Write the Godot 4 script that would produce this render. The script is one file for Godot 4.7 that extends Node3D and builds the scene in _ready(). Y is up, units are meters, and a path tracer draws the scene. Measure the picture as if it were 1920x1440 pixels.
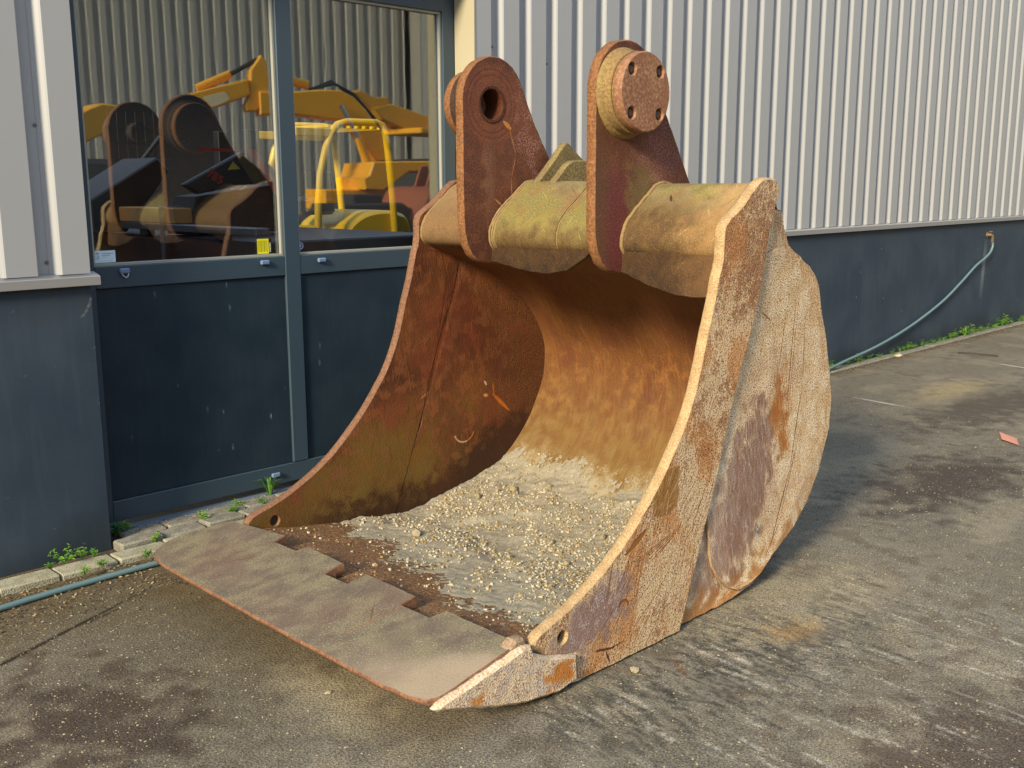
extends Node3D
# A rusty excavator bucket standing on a yard in front of a clad factory wall with a glazed double door.
# Metres; x runs along the wall, z away from it, y up. The wall's outer face is z = 0.

const BX := 2.9295     # the bucket's own origin on the ground
const BZ := 1.4735
var rng := RandomNumberGenerator.new()
var taken := {}
var M := {}


# ---------------------------------------------------------------- naming and nodes
func numbered(called: String) -> String:
	var n: int = taken.get(called, 0)
	taken[called] = n + 1
	return called if n == 0 else "%s_%03d" % [called, n]


func adopt(o: Node3D, called: String, parent: Node) -> void:
	if parent == self:
		o.name = numbered(called)
	else:
		var n := 0
		for c in parent.get_children():
			if String(c.name) == called or String(c.name).begins_with(called + "_0") or String(c.name).begins_with(called + "_1"):
				n += 1
		o.name = called if n == 0 else "%s_%03d" % [called, n]
	parent.add_child(o, true)


func put(mesh: Mesh, mats: Array, called: String, parent: Node, at := Transform3D()) -> MeshInstance3D:
	var o := MeshInstance3D.new()
	o.mesh = mesh
	o.transform = at
	for i in mesh.get_surface_count():
		o.set_surface_override_material(i, mats[mini(i, mats.size() - 1)])
	adopt(o, called, parent)
	return o


func thing(called: String, label: String, category: String, at := Vector3.ZERO, group := "") -> Node3D:
	var o := Node3D.new()
	o.position = at
	adopt(o, called, self)
	return tag(o, label, category, group)


func tag(o: Node3D, label: String, category: String, group := "") -> Node3D:
	o.set_meta("label", label)
	o.set_meta("category", category)
	if group != "":
		o.set_meta("group", group)
	return o


func structure(o: Node3D) -> Node3D:
	o.set_meta("kind", "structure")
	return o


func stuff(o: Node3D) -> Node3D:
	o.set_meta("kind", "stuff")
	return o


func copy(o: Node3D, called: String, label: String, at: Vector3, turn := 0.0, size := 1.0, group := "") -> Node3D:
	var c: Node3D = o.duplicate()
	c.name = numbered(called)
	add_child(c, true)
	c.position = at
	c.rotation = Vector3(0, turn, 0)
	c.scale = Vector3.ONE * size
	c.set_meta("label", label)
	if group != "":
		c.set_meta("group", group)
	return c


# ---------------------------------------------------------------- mesh helpers
class Geo:
	var st := SurfaceTool.new()

	func _init() -> void:
		st.begin(Mesh.PRIMITIVE_TRIANGLES)
		st.set_smooth_group(-1)

	func smooth(g: int) -> void:
		st.set_smooth_group(g)

	func v(p: Vector3, uv := Vector2.ZERO) -> void:
		st.set_uv(uv)
		st.add_vertex(p)

	func tri(a: Vector3, b: Vector3, c: Vector3, ua := Vector2.ZERO, ub := Vector2.ZERO, uc := Vector2.ZERO) -> void:
		v(a, ua)
		v(b, ub)
		v(c, uc)

	func quad(a: Vector3, b: Vector3, c: Vector3, d: Vector3, ua := Vector2.ZERO, ub := Vector2.ZERO, uc := Vector2.ZERO, ud := Vector2.ZERO) -> void:
		tri(a, b, c, ua, ub, uc)
		tri(a, c, d, ua, uc, ud)

	func box(lo: Vector3, hi: Vector3, bev := 0.003, t := Transform3D()) -> void:
		# a box with chamfered edges; uv in metres
		bev = minf(bev, 0.45 * minf(hi.x - lo.x, minf(hi.y - lo.y, hi.z - lo.z)))
		var c := (lo + hi) * 0.5
		var h := (hi - lo) * 0.5
		for axis in 3:
			for s in [-1.0, 1.0]:
				var n := Vector3.ZERO
				n[axis] = s
				var ua := (axis + 1) % 3
				var va := (axis + 2) % 3
				var q := []
				for k in [[-1, -1], [-1, 1], [1, 1], [1, -1]]:
					var p := c
					p[axis] += s * h[axis]
					p[ua] += k[0] * (h[ua] - bev)
					p[va] += k[1] * (h[va] - bev)
					q.append(p)
				if s < 0:
					q.reverse()
				var uv := []
				for p in q:
					uv.append(Vector2(p[ua], p[va]) if axis != 0 else Vector2(p.z, p.y))
				quad(t * q[0], t * q[1], t * q[2], t * q[3], uv[0], uv[1], uv[2], uv[3])
		for axis in 3:
			var ua := (axis + 1) % 3
			var va := (axis + 2) % 3
			for su in [-1.0, 1.0]:
				for sv in [-1.0, 1.0]:
					var e := []
					for k in [[0, -1], [0, 1], [1, 1], [1, -1]]:
						var p := c
						p[axis] += k[1] * (h[axis] - bev)
						p[ua] += su * (h[ua] - (bev if k[0] == 1 else 0.0))
						p[va] += sv * (h[va] - (bev if k[0] == 0 else 0.0))
						e.append(p)
					if su * sv < 0:
						e.reverse()
					quad(t * e[0], t * e[1], t * e[2], t * e[3], Vector2(e[0][axis], 0), Vector2(e[1][axis], 0), Vector2(e[2][axis], bev), Vector2(e[3][axis], bev))
		for sx in [-1.0, 1.0]:
			for sy in [-1.0, 1.0]:
				for sz in [-1.0, 1.0]:
					var a := c + Vector3(sx * h.x, sy * (h.y - bev), sz * (h.z - bev))
					var b := c + Vector3(sx * (h.x - bev), sy * h.y, sz * (h.z - bev))
					var d := c + Vector3(sx * (h.x - bev), sy * (h.y - bev), sz * h.z)
					if sx * sy * sz > 0:
						tri(t * a, t * d, t * b)
					else:
						tri(t * a, t * b, t * d)

	func sweep(path: PackedVector3Array, r: float, seg := 10, caps := true, flat := 1.0) -> void:
		# a round bar along a path
		smooth(1)
		var n := path.size()
		var along := 0.0
		var up := Vector3.UP if absf((path[1] - path[0]).normalized().y) < 0.9 else Vector3.RIGHT
		var last := []
		for i in n:
			var d := (path[mini(i + 1, n - 1)] - path[maxi(i - 1, 0)]).normalized()
			var x := up.cross(d).normalized()
			up = d.cross(x).normalized()
			if i > 0:
				along += path[i].distance_to(path[i - 1])
			var ring := []
			for k in seg + 1:
				var a := TAU * k / seg
				ring.append(path[i] + x * cos(a) * r + up * sin(a) * r * flat)
			if i > 0:
				for k in seg:
					quad(last[k], last[k + 1], ring[k + 1], ring[k], Vector2(along, k * 0.01), Vector2(along, k * 0.01 + 0.01), Vector2(along, k * 0.01 + 0.01), Vector2(along, k * 0.01))
			if caps and (i == 0 or i == n - 1):
				smooth(-1)
				for k in seg:
					if i == 0:
						tri(path[i], ring[k + 1], ring[k])
					else:
						tri(path[i], ring[k], ring[k + 1])
				smooth(1)
			last = ring
		smooth(-1)

	func lathe(prof: PackedVector2Array, seg := 40, t := Transform3D()) -> void:
		# prof holds (radius, height along z); each stretch is smooth round the axis and sharp along it
		for i in prof.size() - 1:
			smooth(i + 2)
			for k in seg:
				var a := TAU * k / seg
				var b := TAU * (k + 1) / seg
				var p := prof[i]
				var q := prof[i + 1]
				quad(t * Vector3(cos(a) * p.x, sin(a) * p.x, p.y), t * Vector3(cos(a) * q.x, sin(a) * q.x, q.y), t * Vector3(cos(b) * q.x, sin(b) * q.x, q.y), t * Vector3(cos(b) * p.x, sin(b) * p.x, p.y),
					Vector2(cos(a) * p.x, sin(a) * p.x), Vector2(cos(a) * q.x, sin(a) * q.x), Vector2(cos(b) * q.x, sin(b) * q.x), Vector2(cos(b) * p.x, sin(b) * p.x))
		smooth(-1)

	func done(into: ArrayMesh = null) -> ArrayMesh:
		st.generate_normals()
		return st.commit(into) if into else st.commit()


func box_mesh(lo: Vector3, hi: Vector3, bev := 0.003) -> ArrayMesh:
	var g := Geo.new()
	g.box(lo, hi, bev)
	return g.done()


func pv(flat: Array) -> PackedVector2Array:
	var out := PackedVector2Array()
	for i in range(0, flat.size(), 2):
		out.append(Vector2(flat[i], flat[i + 1]))
	return out


func circle(c: Vector2, r: float, n := 32) -> PackedVector2Array:
	var out := PackedVector2Array()
	for i in n:
		out.append(c + Vector2(cos(TAU * i / n), sin(TAU * i / n)) * r)
	return out


func spline(pts: PackedVector2Array, step: float) -> PackedVector2Array:
	# Catmull-Rom through open points
	var out := PackedVector2Array()
	var n := pts.size()
	for i in n - 1:
		var a := pts[maxi(i - 1, 0)]
		var b := pts[i]
		var c := pts[i + 1]
		var d := pts[mini(i + 2, n - 1)]
		var k := maxi(1, int(ceil(b.distance_to(c) / step)))
		for j in k:
			out.append(b.cubic_interpolate(c, a, d, float(j) / k))
	out.append(pts[n - 1])
	return out


func worn(pts: PackedVector2Array, step: float, jitter: float) -> PackedVector2Array:
	# closed outline cut into short pieces, each corner a little off: a flame-cut, knocked about edge
	var out := PackedVector2Array()
	var n := pts.size()
	for i in n:
		var a := pts[i]
		var b := pts[(i + 1) % n]
		var k := maxi(1, int(round(a.distance_to(b) / step)))
		for j in k:
			out.append(a.lerp(b, float(j) / k) + Vector2(rng.randf_range(-jitter, jitter), rng.randf_range(-jitter, jitter)))
	return out


func inset(poly: PackedVector2Array, d: float) -> PackedVector2Array:
	# poly runs anticlockwise; d > 0 moves inwards
	var out := PackedVector2Array()
	var n := poly.size()
	for i in n:
		var e0 := (poly[i] - poly[(i + n - 1) % n]).normalized()
		var e1 := (poly[(i + 1) % n] - poly[i]).normalized()
		var m := Vector2(-e0.y, e0.x) + Vector2(-e1.y, e1.x)
		m = m.normalized() if m.length() > 0.01 else Vector2(-e1.y, e1.x)
		out.append(poly[i] + m * d / maxf(0.5, m.dot(Vector2(-e1.y, e1.x))))
	return out


func anticlockwise(p: PackedVector2Array) -> PackedVector2Array:
	var q := PackedVector2Array(p)
	if Geometry2D.is_polygon_clockwise(q):   # «clockwise» with y down is anticlockwise with y up
		pass
	var area := 0.0
	for i in q.size():
		area += q[i].cross(q[(i + 1) % q.size()])
	if area < 0:
		q.reverse()
	return q


func keyhole(outer: PackedVector2Array, holes: Array, nudge := 2e-4) -> PackedVector2Array:
	var jobs := []
	for h in holes:
		var best := [INF, 0, 0]
		for i in outer.size():
			for j in h.size():
				var d: float = outer[i].distance_squared_to(h[j])
				if d < best[0]:
					best = [d, i, j]
		jobs.append([best[1], best[2], h])
	jobs.sort_custom(func(a, b): return a[0] > b[0])
	var out := PackedVector2Array(outer)
	for job in jobs:
		var h: PackedVector2Array = job[2]
		var side: Vector2 = (h[job[1]] - outer[job[0]]).normalized().orthogonal() * nudge
		var piece := PackedVector2Array()
		for k in h.size():
			piece.append(h[(job[1] - k + 2 * h.size()) % h.size()])
		piece.append(h[job[1]] + side)
		piece.append(outer[job[0]] + side)
		for k in piece.size():
			out.insert(job[0] + 1 + k, piece[k])
	return out


# A plate cut to an outline: surface 0 the face at zb, surface 1 the face at za, surface 2 the edge. uv in metres.
func plate(outline: PackedVector2Array, holes: Array, za: float, zb: float, bev := 0.004, taper := 0.0, t := Transform3D(), thin = null) -> ArrayMesh:
	outline = anticlockwise(outline)
	var lift := func(p: Vector2, z: float) -> Vector3:
		if thin != null:
			z = thin.call(p, z)
		return t * Vector3(p.x, p.y, z * (1.0 - taper * maxf(p.x - 0.5, 0.0)))
	var ring_in := inset(outline, bev)
	var hole_out := []
	for h in holes:
		hole_out.append(inset(anticlockwise(h), -bev * 0.6))
	var flatp := keyhole(ring_in, hole_out)
	var ids := Geometry2D.triangulate_polygon(flatp)
	for nudge in [-2e-4, 1e-3, -1e-3, 2e-3, -2e-3]:
		if ids.is_empty():
			flatp = keyhole(ring_in, hole_out, nudge)
			ids = Geometry2D.triangulate_polygon(flatp)
	if ids.is_empty():
		print("no triangles for an outline of %d corners from %s" % [outline.size(), outline[0]])
	var mesh: ArrayMesh = null
	for face in 2:
		var g := Geo.new()
		var z := zb if face == 0 else za
		for k in range(0, ids.size(), 3):
			var a := flatp[ids[k]]
			var b := flatp[ids[k + 1]]
			var c := flatp[ids[k + 2]]
			if ((b - a).cross(c - a) > 0) == (face == 0):
				var s := b
				b = c
				c = s
			g.tri(lift.call(a, z), lift.call(b, z), lift.call(c, z), a, b, c)
		mesh = g.done(mesh)
	var e := Geo.new()
	var rings := [[outline, ring_in, 1.0]]
	for k in holes.size():
		rings.append([anticlockwise(holes[k]), hole_out[k], -1.0])
	for r in rings:
		var full: PackedVector2Array = r[0]
		var small: PackedVector2Array = r[1]
		var along := 0.0
		var n := full.size()
		for i in n:
			var j := (i + 1) % n
			var len := full[i].distance_to(full[j])
			var turn_a := (full[i] - full[(i + n - 1) % n]).normalized().dot((full[j] - full[i]).normalized())
			e.smooth(3 if turn_a > 0.8 or holes.size() > 0 and r[2] < 0 else -1)
			var u0 := along
			var u1 := along + len
			var zs := [[small, zb, full, zb - bev], [full, zb - bev, full, za + bev], [full, za + bev, small, za]]
			for q in zs:
				var a: Vector3 = lift.call(q[0][i], q[1])
				var b: Vector3 = lift.call(q[0][j], q[1])
				var c: Vector3 = lift.call(q[2][j], q[3])
				var d: Vector3 = lift.call(q[2][i], q[3])
				if r[2] > 0:
					e.quad(a, b, c, d, Vector2(u0, q[1]), Vector2(u1, q[1]), Vector2(u1, q[3]), Vector2(u0, q[3]))
				else:
					e.quad(a, d, c, b, Vector2(u0, q[1]), Vector2(u0, q[3]), Vector2(u1, q[3]), Vector2(u1, q[1]))
			along = u1
	return e.done(mesh)


# A sheet that follows a profile in (x, y) from z0 to z1; uv = (z, way along the profile)
func strip(g: Geo, prof: PackedVector2Array, z0: float, z1: float, nz: int, taper := 0.0, flip := false, wobble := 0.0) -> void:
	g.smooth(5)
	var way := [0.0]
	for i in range(1, prof.size()):
		way.append(way[i - 1] + prof[i].distance_to(prof[i - 1]))
	var bump := FastNoiseLite.new()
	bump.frequency = 2.2
	bump.seed = 41
	for i in prof.size() - 1:
		for k in nz:
			var q := []
			var uv := []
			for c in [[i, k], [i + 1, k], [i + 1, k + 1], [i, k + 1]]:
				var p: Vector2 = prof[c[0]]
				var z: float = lerpf(z0, z1, float(c[1]) / nz)
				var w := bump.get_noise_2d(way[c[0]] * 1.0, z) * wobble
				q.append(Vector3(p.x + w, p.y + w, z * (1.0 - taper * maxf(p.x - 0.5, 0.0))))
				uv.append(Vector2(z, way[c[0]]))
			if flip:
				g.quad(q[0], q[3], q[2], q[1], uv[0], uv[3], uv[2], uv[1])
			else:
				g.quad(q[0], q[1], q[2], q[3], uv[0], uv[1], uv[2], uv[3])
	g.smooth(-1)


# ---------------------------------------------------------------- painting
func noise(s: int, freq: float, oct := 1, kind := FastNoiseLite.TYPE_SIMPLEX) -> FastNoiseLite:
	var n := FastNoiseLite.new()
	n.seed = s
	n.frequency = freq
	n.noise_type = kind
	n.fractal_type = FastNoiseLite.FRACTAL_FBM if oct > 1 else FastNoiseLite.FRACTAL_NONE
	n.fractal_octaves = oct
	return n


func c8(r: int, g: int, b: int) -> Color:
	return Color(r / 255.0, g / 255.0, b / 255.0)


# f(u, v) gives the colour (sRGB) with the height in its alpha. Returns [colour image, height image].
func paint(w: int, h: int, f: Callable) -> Array:
	var b := PackedByteArray()
	var g := PackedByteArray()
	b.resize(w * h * 3)
	g.resize(w * h)
	var k := 0
	for j in h:
		var v := (j + 0.5) / h
		for i in w:
			var c: Color = f.call((i + 0.5) / w, v)
			b[k * 3] = clampi(int(c.r * 255.0), 0, 255)
			b[k * 3 + 1] = clampi(int(c.g * 255.0), 0, 255)
			b[k * 3 + 2] = clampi(int(c.b * 255.0), 0, 255)
			g[k] = clampi(int(c.a * 255.0), 0, 255)
			k += 1
	return [Image.create_from_data(w, h, false, Image.FORMAT_RGB8, b), Image.create_from_data(w, h, false, Image.FORMAT_L8, g)]


# a scratch or a stroke from a to b in the picture's own 0..1 coordinates; w in pixels
func stroke(im: Array, a: Vector2, b: Vector2, w: float, c: Color, alpha: float, depth := 0.0, ragged := 0.5) -> void:
	var size := Vector2(im[0].get_width(), im[0].get_height())
	var p := a * size
	var q := b * size
	var n := maxi(1, int(p.distance_to(q) * 1.3))
	var r := int(ceil(w))
	for i in n + 1:
		var f := float(i) / n
		var m := p.lerp(q, f)
		var here := w * (0.35 + 0.65 * sin(PI * clampf(f, 0.02, 0.98)))
		if rng.randf() < ragged * 0.5:
			continue
		for dy in range(-r, r + 1):
			for dx in range(-r, r + 1):
				var x := int(m.x) + dx
				var y := int(m.y) + dy
				if x < 0 or y < 0 or x >= size.x or y >= size.y:
					continue
				var d := Vector2(x + 0.5, y + 0.5).distance_to(m)
				var k := clampf(here - d + 0.5, 0.0, 1.0) * alpha * rng.randf_range(1.0 - ragged, 1.0)
				if k > 0.01:
					im[0].set_pixel(x, y, im[0].get_pixel(x, y).lerp(c, k))
					if depth != 0.0:
						var hh: float = im[1].get_pixel(x, y).r
						im[1].set_pixel(x, y, Color(clampf(hh + depth * k, 0, 1), 0, 0))


func stain(im: Array, c: Vector2, r: Vector2, col: Color, alpha: float, n: FastNoiseLite, turn := 0.0) -> void:
	var size := Vector2(im[0].get_width(), im[0].get_height())
	var big := maxf(r.x * size.x, r.y * size.y) * 1.5
	var m := c * size
	for y in range(maxi(0, int(m.y - big)), mini(int(size.y), int(m.y + big))):
		for x in range(maxi(0, int(m.x - big)), mini(int(size.x), int(m.x + big))):
			var d := (Vector2(x, y) - m).rotated(-turn) / (r * size)
			var k := 1.0 - d.length() + n.get_noise_2d(x, y) * 0.9
			k = smoothstep(0.0, 0.55, k) * alpha
			if k > 0.01:
				im[0].set_pixel(x, y, im[0].get_pixel(x, y).lerp(col, k))


func tex(im: Image) -> ImageTexture:
	return ImageTexture.create_from_image(im)


func plain(c: Color, rough := 0.8, metal := 0.0) -> StandardMaterial3D:
	var m := StandardMaterial3D.new()
	m.albedo_color = c
	m.roughness = rough
	m.metallic = metal
	return m


# a material from a painted picture that covers lo..hi of the mesh's uv (metres)
func painted(im: Array, lo: Vector2, hi: Vector2, rough: float, relief: float) -> StandardMaterial3D:
	var m := StandardMaterial3D.new()
	m.albedo_texture = tex(im[0])
	m.roughness = rough
	m.metallic_specular = 0.35
	if relief > 0.0:
		m.heightmap_enabled = true
		m.heightmap_texture = tex(im[1])
		m.heightmap_scale = relief
	var s := Vector2.ONE / (hi - lo)
	m.uv1_scale = Vector3(s.x, s.y, 1)
	m.uv1_offset = Vector3(-lo.x * s.x, -lo.y * s.y, 0)
	return m


# a tile that repeats, laid on from three sides; size in metres
func tiled(im: Array, size: float, rough: float, relief: float, tint := Color.WHITE) -> StandardMaterial3D:
	var m := StandardMaterial3D.new()
	m.albedo_color = tint
	m.albedo_texture = tex(im[0])
	m.roughness = rough
	m.metallic_specular = 0.35
	m.uv1_triplanar = true
	m.uv1_scale = Vector3.ONE / size
	if relief > 0.0:
		m.heightmap_enabled = true
		m.heightmap_texture = tex(im[1])
		m.heightmap_scale = relief
	return m


# values in -1..1 of a noise that repeats over a square of n pixels
func wrapped(s: int, freq: float, n: int, oct := 1, kind := FastNoiseLite.TYPE_SIMPLEX) -> PackedByteArray:
	return noise(s, freq, oct, kind).get_seamless_image(n, n, false, false, 0.15, true).get_data()


# ---------------------------------------------------------------- the bucket's worn steel
func steel_pictures() -> void:
	var lo := noise(1, 1.6, 3)
	var mid := noise(2, 9.0, 3)
	var fine := noise(3, 95.0, 2)
	var tiny := noise(4, 210.0, 1)
	var warp := noise(5, 4.0, 2)
	var st := noise(6, 1.0, 2)
	var pix := noise(7, 0.035, 3)

	# near side, front plate: x -0.85..0.60, y 0..1.66
	var a := Vector2(-0.85, 0.0)
	var b := Vector2(0.60, 1.66)
	var im := paint(760, 870, func(u: float, v: float) -> Color:
		var x := lerpf(-0.85, 0.60, u)
		var y := lerpf(0.0, 1.66, v)
		var l := lo.get_noise_2d(x, y)
		var m := mid.get_noise_2d(x, y)
		var f := fine.get_noise_2d(x, y)
		var t := tiny.get_noise_2d(x, y)
		var w := warp.get_noise_2d(x, y)
		var run := st.get_noise_2d((x * 0.92 + y * 0.22 + w * 0.02) * 120.0, (y - x * 0.3) * 9.0)
		var run2 := st.get_noise_2d((x * 0.8 - y * 0.5) * 95.0 + 40.0, (y + x * 0.6) * 12.0)
		var c := c8(206, 176, 134).lerp(c8(222, 196, 158), 0.5 + m * 0.7 + f * 0.25)
		var up := smoothstep(0.55, 1.35, y + m * 0.25)
		var iso := noise_flake.get_noise_2d(x * 34.0 + 9.0, y * 30.0)
		var rust := smoothstep(-0.16, 0.40, l * 0.55 + run * 0.14 + run2 * 0.10 + m * 0.34 + f * 0.30 + iso * 0.30 + up * 0.36 - 0.17)
		c = c.lerp(c8(158, 104, 62).lerp(c8(112, 72, 46), 0.5 + iso * 0.7 + f * 0.4), rust * 0.82)
		c = c.lerp(c8(182, 114, 56), smoothstep(-0.05, 0.45, warp.get_noise_2d(x * 0.8 + 7.0, y * 0.5) + run * 0.25 + iso * 0.35) * 0.6)
		var pale := smoothstep(0.16, 0.50, f * 0.5 + run2 * 0.15 + iso * 0.3 + t * 0.25)
		c = c.lerp(c8(234, 216, 188), pale * 0.65)
		var spot := smoothstep(0.24, 0.48, speck.get_noise_2d(x, y) * 0.6 + f * 0.4)
		c = c.lerp(c8(86, 54, 36), spot * 0.85)
		# bare purple-brown steel round the hole near the tip
		var e := Vector2((x + 0.47) / 0.21, (y - 0.205 - (x + 0.47) * 0.28) / 0.105).length()
		var pur := smoothstep(1.15, 0.6, e + m * 0.45 + f * 0.12)
		c = c.lerp(c8(124, 98, 92).lerp(c8(148, 122, 112), 0.5 + f * 0.7), pur * 0.88)
		c = c.lerp(c8(190, 182, 180), pur * smoothstep(0.12, 0.5, mid.get_noise_2d(x * 1.6 + 3.0, y * 1.6) * 0.6 + f * 0.45 + iso * 0.2) * 0.6)
		# a painted-over dull patch
		var q := maxf(absf(x + 0.10) / 0.075, absf(y - 0.555) / 0.085)
		c = c.lerp(c8(138, 98, 48), smoothstep(1.05, 0.8, q + m * 0.2) * 0.8)
		var h := 0.5 + m * 0.10 + f * 0.12 + iso * 0.12 - spot * 0.22
		return Color(c.r, c.g, c.b, h))
	rng.seed = 11
	for k in 170:
		var p := Vector2(rng.randf_range(0.25, 0.80), rng.randf_range(0.16, 0.36))
		if rng.randf() < 0.35:
			p = Vector2(rng.randf_range(0.30, 0.70), rng.randf_range(0.04, 0.2))
		var d := Vector2.from_angle(rng.randf_range(0.5, 1.5)) * rng.randf_range(0.02, 0.085)
		stroke(im, p - d, p + d, rng.randf_range(0.5, 1.1), c8(104, 62, 34) if rng.randf() < 0.75 else c8(224, 200, 168), 0.6, -0.04)
	for k in 90:
		var p := Vector2(rng.randf_range(0.55, 0.98), rng.randf_range(0.40, 0.97))
		var d := Vector2.from_angle(rng.randf_range(0.9, 1.7)) * rng.randf_range(0.012, 0.05)
		stroke(im, p - d, p + d, rng.randf_range(0.5, 1.0), c8(92, 58, 38) if rng.randf() < 0.5 else c8(216, 196, 170), 0.6, -0.12)
	for k in 5:
		var p := Vector2(0.40 + k * 0.013, 0.205 - k * 0.004)
		stroke(im, p, p + Vector2(0.14, 0.035 + 0.006 * k), 0.9, c8(110, 60, 32), 0.9, -0.3)
	for k in 420:
		var p := Vector2(rng.randf_range(0.35, 0.98), rng.randf_range(0.18, 0.97))
		var d := Vector2.from_angle(rng.randf_range(0.2, 2.9)) * rng.randf_range(0.004, 0.022)
		stroke(im, p - d, p + d, rng.randf_range(0.4, 0.9), c8(108, 70, 46) if rng.randf() < 0.45 else c8(224, 204, 176), 0.6, -0.08)
	stroke(im, Vector2(0.26, 0.052), Vector2(0.33, 0.040), 2.2, c8(84, 46, 34), 0.9, -0.3)
	stroke(im, Vector2(0.30, 0.040), Vector2(0.315, 0.012), 2.5, c8(84, 46, 34), 0.85, -0.3)
	stroke(im, Vector2(0.305, 0.043), Vector2(0.365, 0.044), 1.4, c8(84, 46, 34), 0.9, -0.3)
	stroke(im, Vector2(0.20, 0.20), Vector2(0.26, 0.17), 1.3, c8(220, 196, 168), 0.8)
	for k in 9:   # the crescent dent and the gouge above it
		var g := PI * k / 8.0
		stroke(im, Vector2(0.362 - 0.016 * cos(g), 0.123 + 0.010 * sin(g)), Vector2(0.362 - 0.016 * cos(g + 0.4), 0.123 + 0.010 * sin(g + 0.4)), 2.6, c8(136, 78, 36), 0.8, -0.4, 0.1)
	stroke(im, Vector2(0.37, 0.23), Vector2(0.44, 0.265), 6.0, c8(140, 92, 44), 0.7, -0.35, 0.3)
	M.near_front = painted(im, a, b, 0.72, 0.35)

	# near side, worn back part: x -0.05..1.22, y 0..1.52
	im = paint(700, 840, func(u: float, v: float) -> Color:
		var x := lerpf(-0.05, 1.22, u)
		var y := lerpf(0.0, 1.52, v)
		var l := lo.get_noise_2d(x + 9.0, y)
		var m := mid.get_noise_2d(x + 5.0, y)
		var f := fine.get_noise_2d(x, y + 3.0)
		var t := tiny.get_noise_2d(x + 2.0, y)
		var run := st.get_noise_2d((x + y * 0.22) * 60.0 + m, y * 6.0)
		var c := c8(226, 194, 148).lerp(c8(242, 218, 180), 0.5 + m * 0.9 + f * 0.3)
		c = c.lerp(c8(204, 172, 136), smoothstep(0.05, 0.5, l + run * 0.3) * 0.45)
		var spot := smoothstep(0.33, 0.44, speck.get_noise_2d(x + 3.0, y) * 0.62 + f * 0.32 + run * 0.08 + smoothstep(0.5, 1.1, y) * 0.07)
		c = c.lerp(c8(112, 70, 42), spot * 0.85)
		# the bare purple-brown belly
		var e := Vector2((x - 0.40 - (y - 0.4) * 0.48) / 0.25, (y - 0.41) / 0.43).length()
		var pur := smoothstep(1.1, 0.55, e + m * 0.35 + run * 0.14)
		c = c.lerp(c8(124, 88, 74).lerp(c8(156, 128, 112), 0.5 + run * 0.5 + f * 0.3), pur * 0.85)
		c = c.lerp(c8(196, 184, 178), pur * smoothstep(0.18, 0.42, run * 0.5 + f * 0.3 - 0.05) * 0.55)
		var rim := smoothstep(1.0, 0.72, Vector2((x - 0.16) / 0.20, (y - 0.55) / 0.55).length() + m * 0.3)
		c = c.lerp(c8(196, 184, 172), rim * 0.25)
		# orange rust along the back and the bottom edge
		var back := smoothstep(0.12, 0.02, 1.17 - x - absf(y - 0.68) * absf(y - 0.68) * 0.95 + m * 0.10)
		c = c.lerp(c8(164, 108, 56), back * smoothstep(-0.25, 0.25, f * 0.5 + run * 0.3 + m * 0.4) * 0.6)
		var low := smoothstep(0.13, 0.02, y - maxf(0.0, x - 0.45) * 0.33 + m * 0.08)
		c = c.lerp(c8(172, 112, 58), low * 0.7)
		var o := Vector2((x - 0.69 - (y - 0.68) * -0.3) / 0.075, (y - 0.68) / 0.17).length()
		c = c.lerp(c8(172, 104, 44), smoothstep(1.15, 0.3, o + run * 0.45 + m * 0.4 + f * 0.3) * 0.8)
		var h := 0.5 + m * 0.12 + f * 0.14 + run * 0.05 - spot * 0.28
		return Color(c.r, c.g, c.b, h))
	rng.seed = 12
	var at := func(x: float, y: float) -> Vector2: return Vector2((x + 0.05) / 1.27, y / 1.52)
	for s in [[0.778, 1.148, 0.745, 0.66, 1.5], [0.80, 1.15, 0.765, 0.70, 1.0], [0.70, 1.10, 0.66, 0.86, 1.2], [0.865, 1.076, 0.877, 0.79, 1.2], [0.877, 0.79, 0.80, 0.45, 1.8], [0.80, 0.45, 0.65, 0.162, 2.0], [0.885, 0.62, 0.72, 0.24, 1.1], [0.72, 0.24, 0.60, 0.12, 1.1], [0.50, 1.12, 0.58, 1.08, 1.5]]:
		stroke(im, at.call(s[0], s[1]), at.call(s[2], s[3]), s[4] * 0.9, c8(116, 62, 38), 0.9, -0.2, 0.25)
	for k in 160:
		var p := Vector2(rng.randf_range(0.1, 0.85), rng.randf_range(0.03, 0.9))
		var d := Vector2.from_angle(rng.randf_range(1.0, 1.9)) * rng.randf_range(0.008, 0.045)
		stroke(im, p - d, p + d, rng.randf_range(0.4, 0.9), c8(120, 78, 52) if rng.randf() < 0.45 else c8(226, 208, 186), 0.55, -0.1)
	for k in 60:
		var p: Vector2 = at.call(rng.randf_range(0.60, 0.80), rng.randf_range(0.5, 0.86))
		stroke(im, p, p + Vector2(-0.008, 0.05), rng.randf_range(0.6, 1.4), c8(186, 108, 38), 0.5)
	for k in 26:   # the pitted hit low on the belly
		stroke(im, at.call(0.537 + rng.randf_range(-0.018, 0.018), 0.259 + rng.randf_range(-0.035, 0.035)), at.call(0.537 + rng.randf_range(-0.018, 0.018), 0.259 + rng.randf_range(-0.035, 0.035)), 1.0, c8(198, 198, 200) if k % 2 else c8(70, 62, 60), 0.8, -0.3)
	M.near_back = painted(im, Vector2(-0.05, 0.0), Vector2(1.22, 1.52), 0.68, 0.6)

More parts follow.
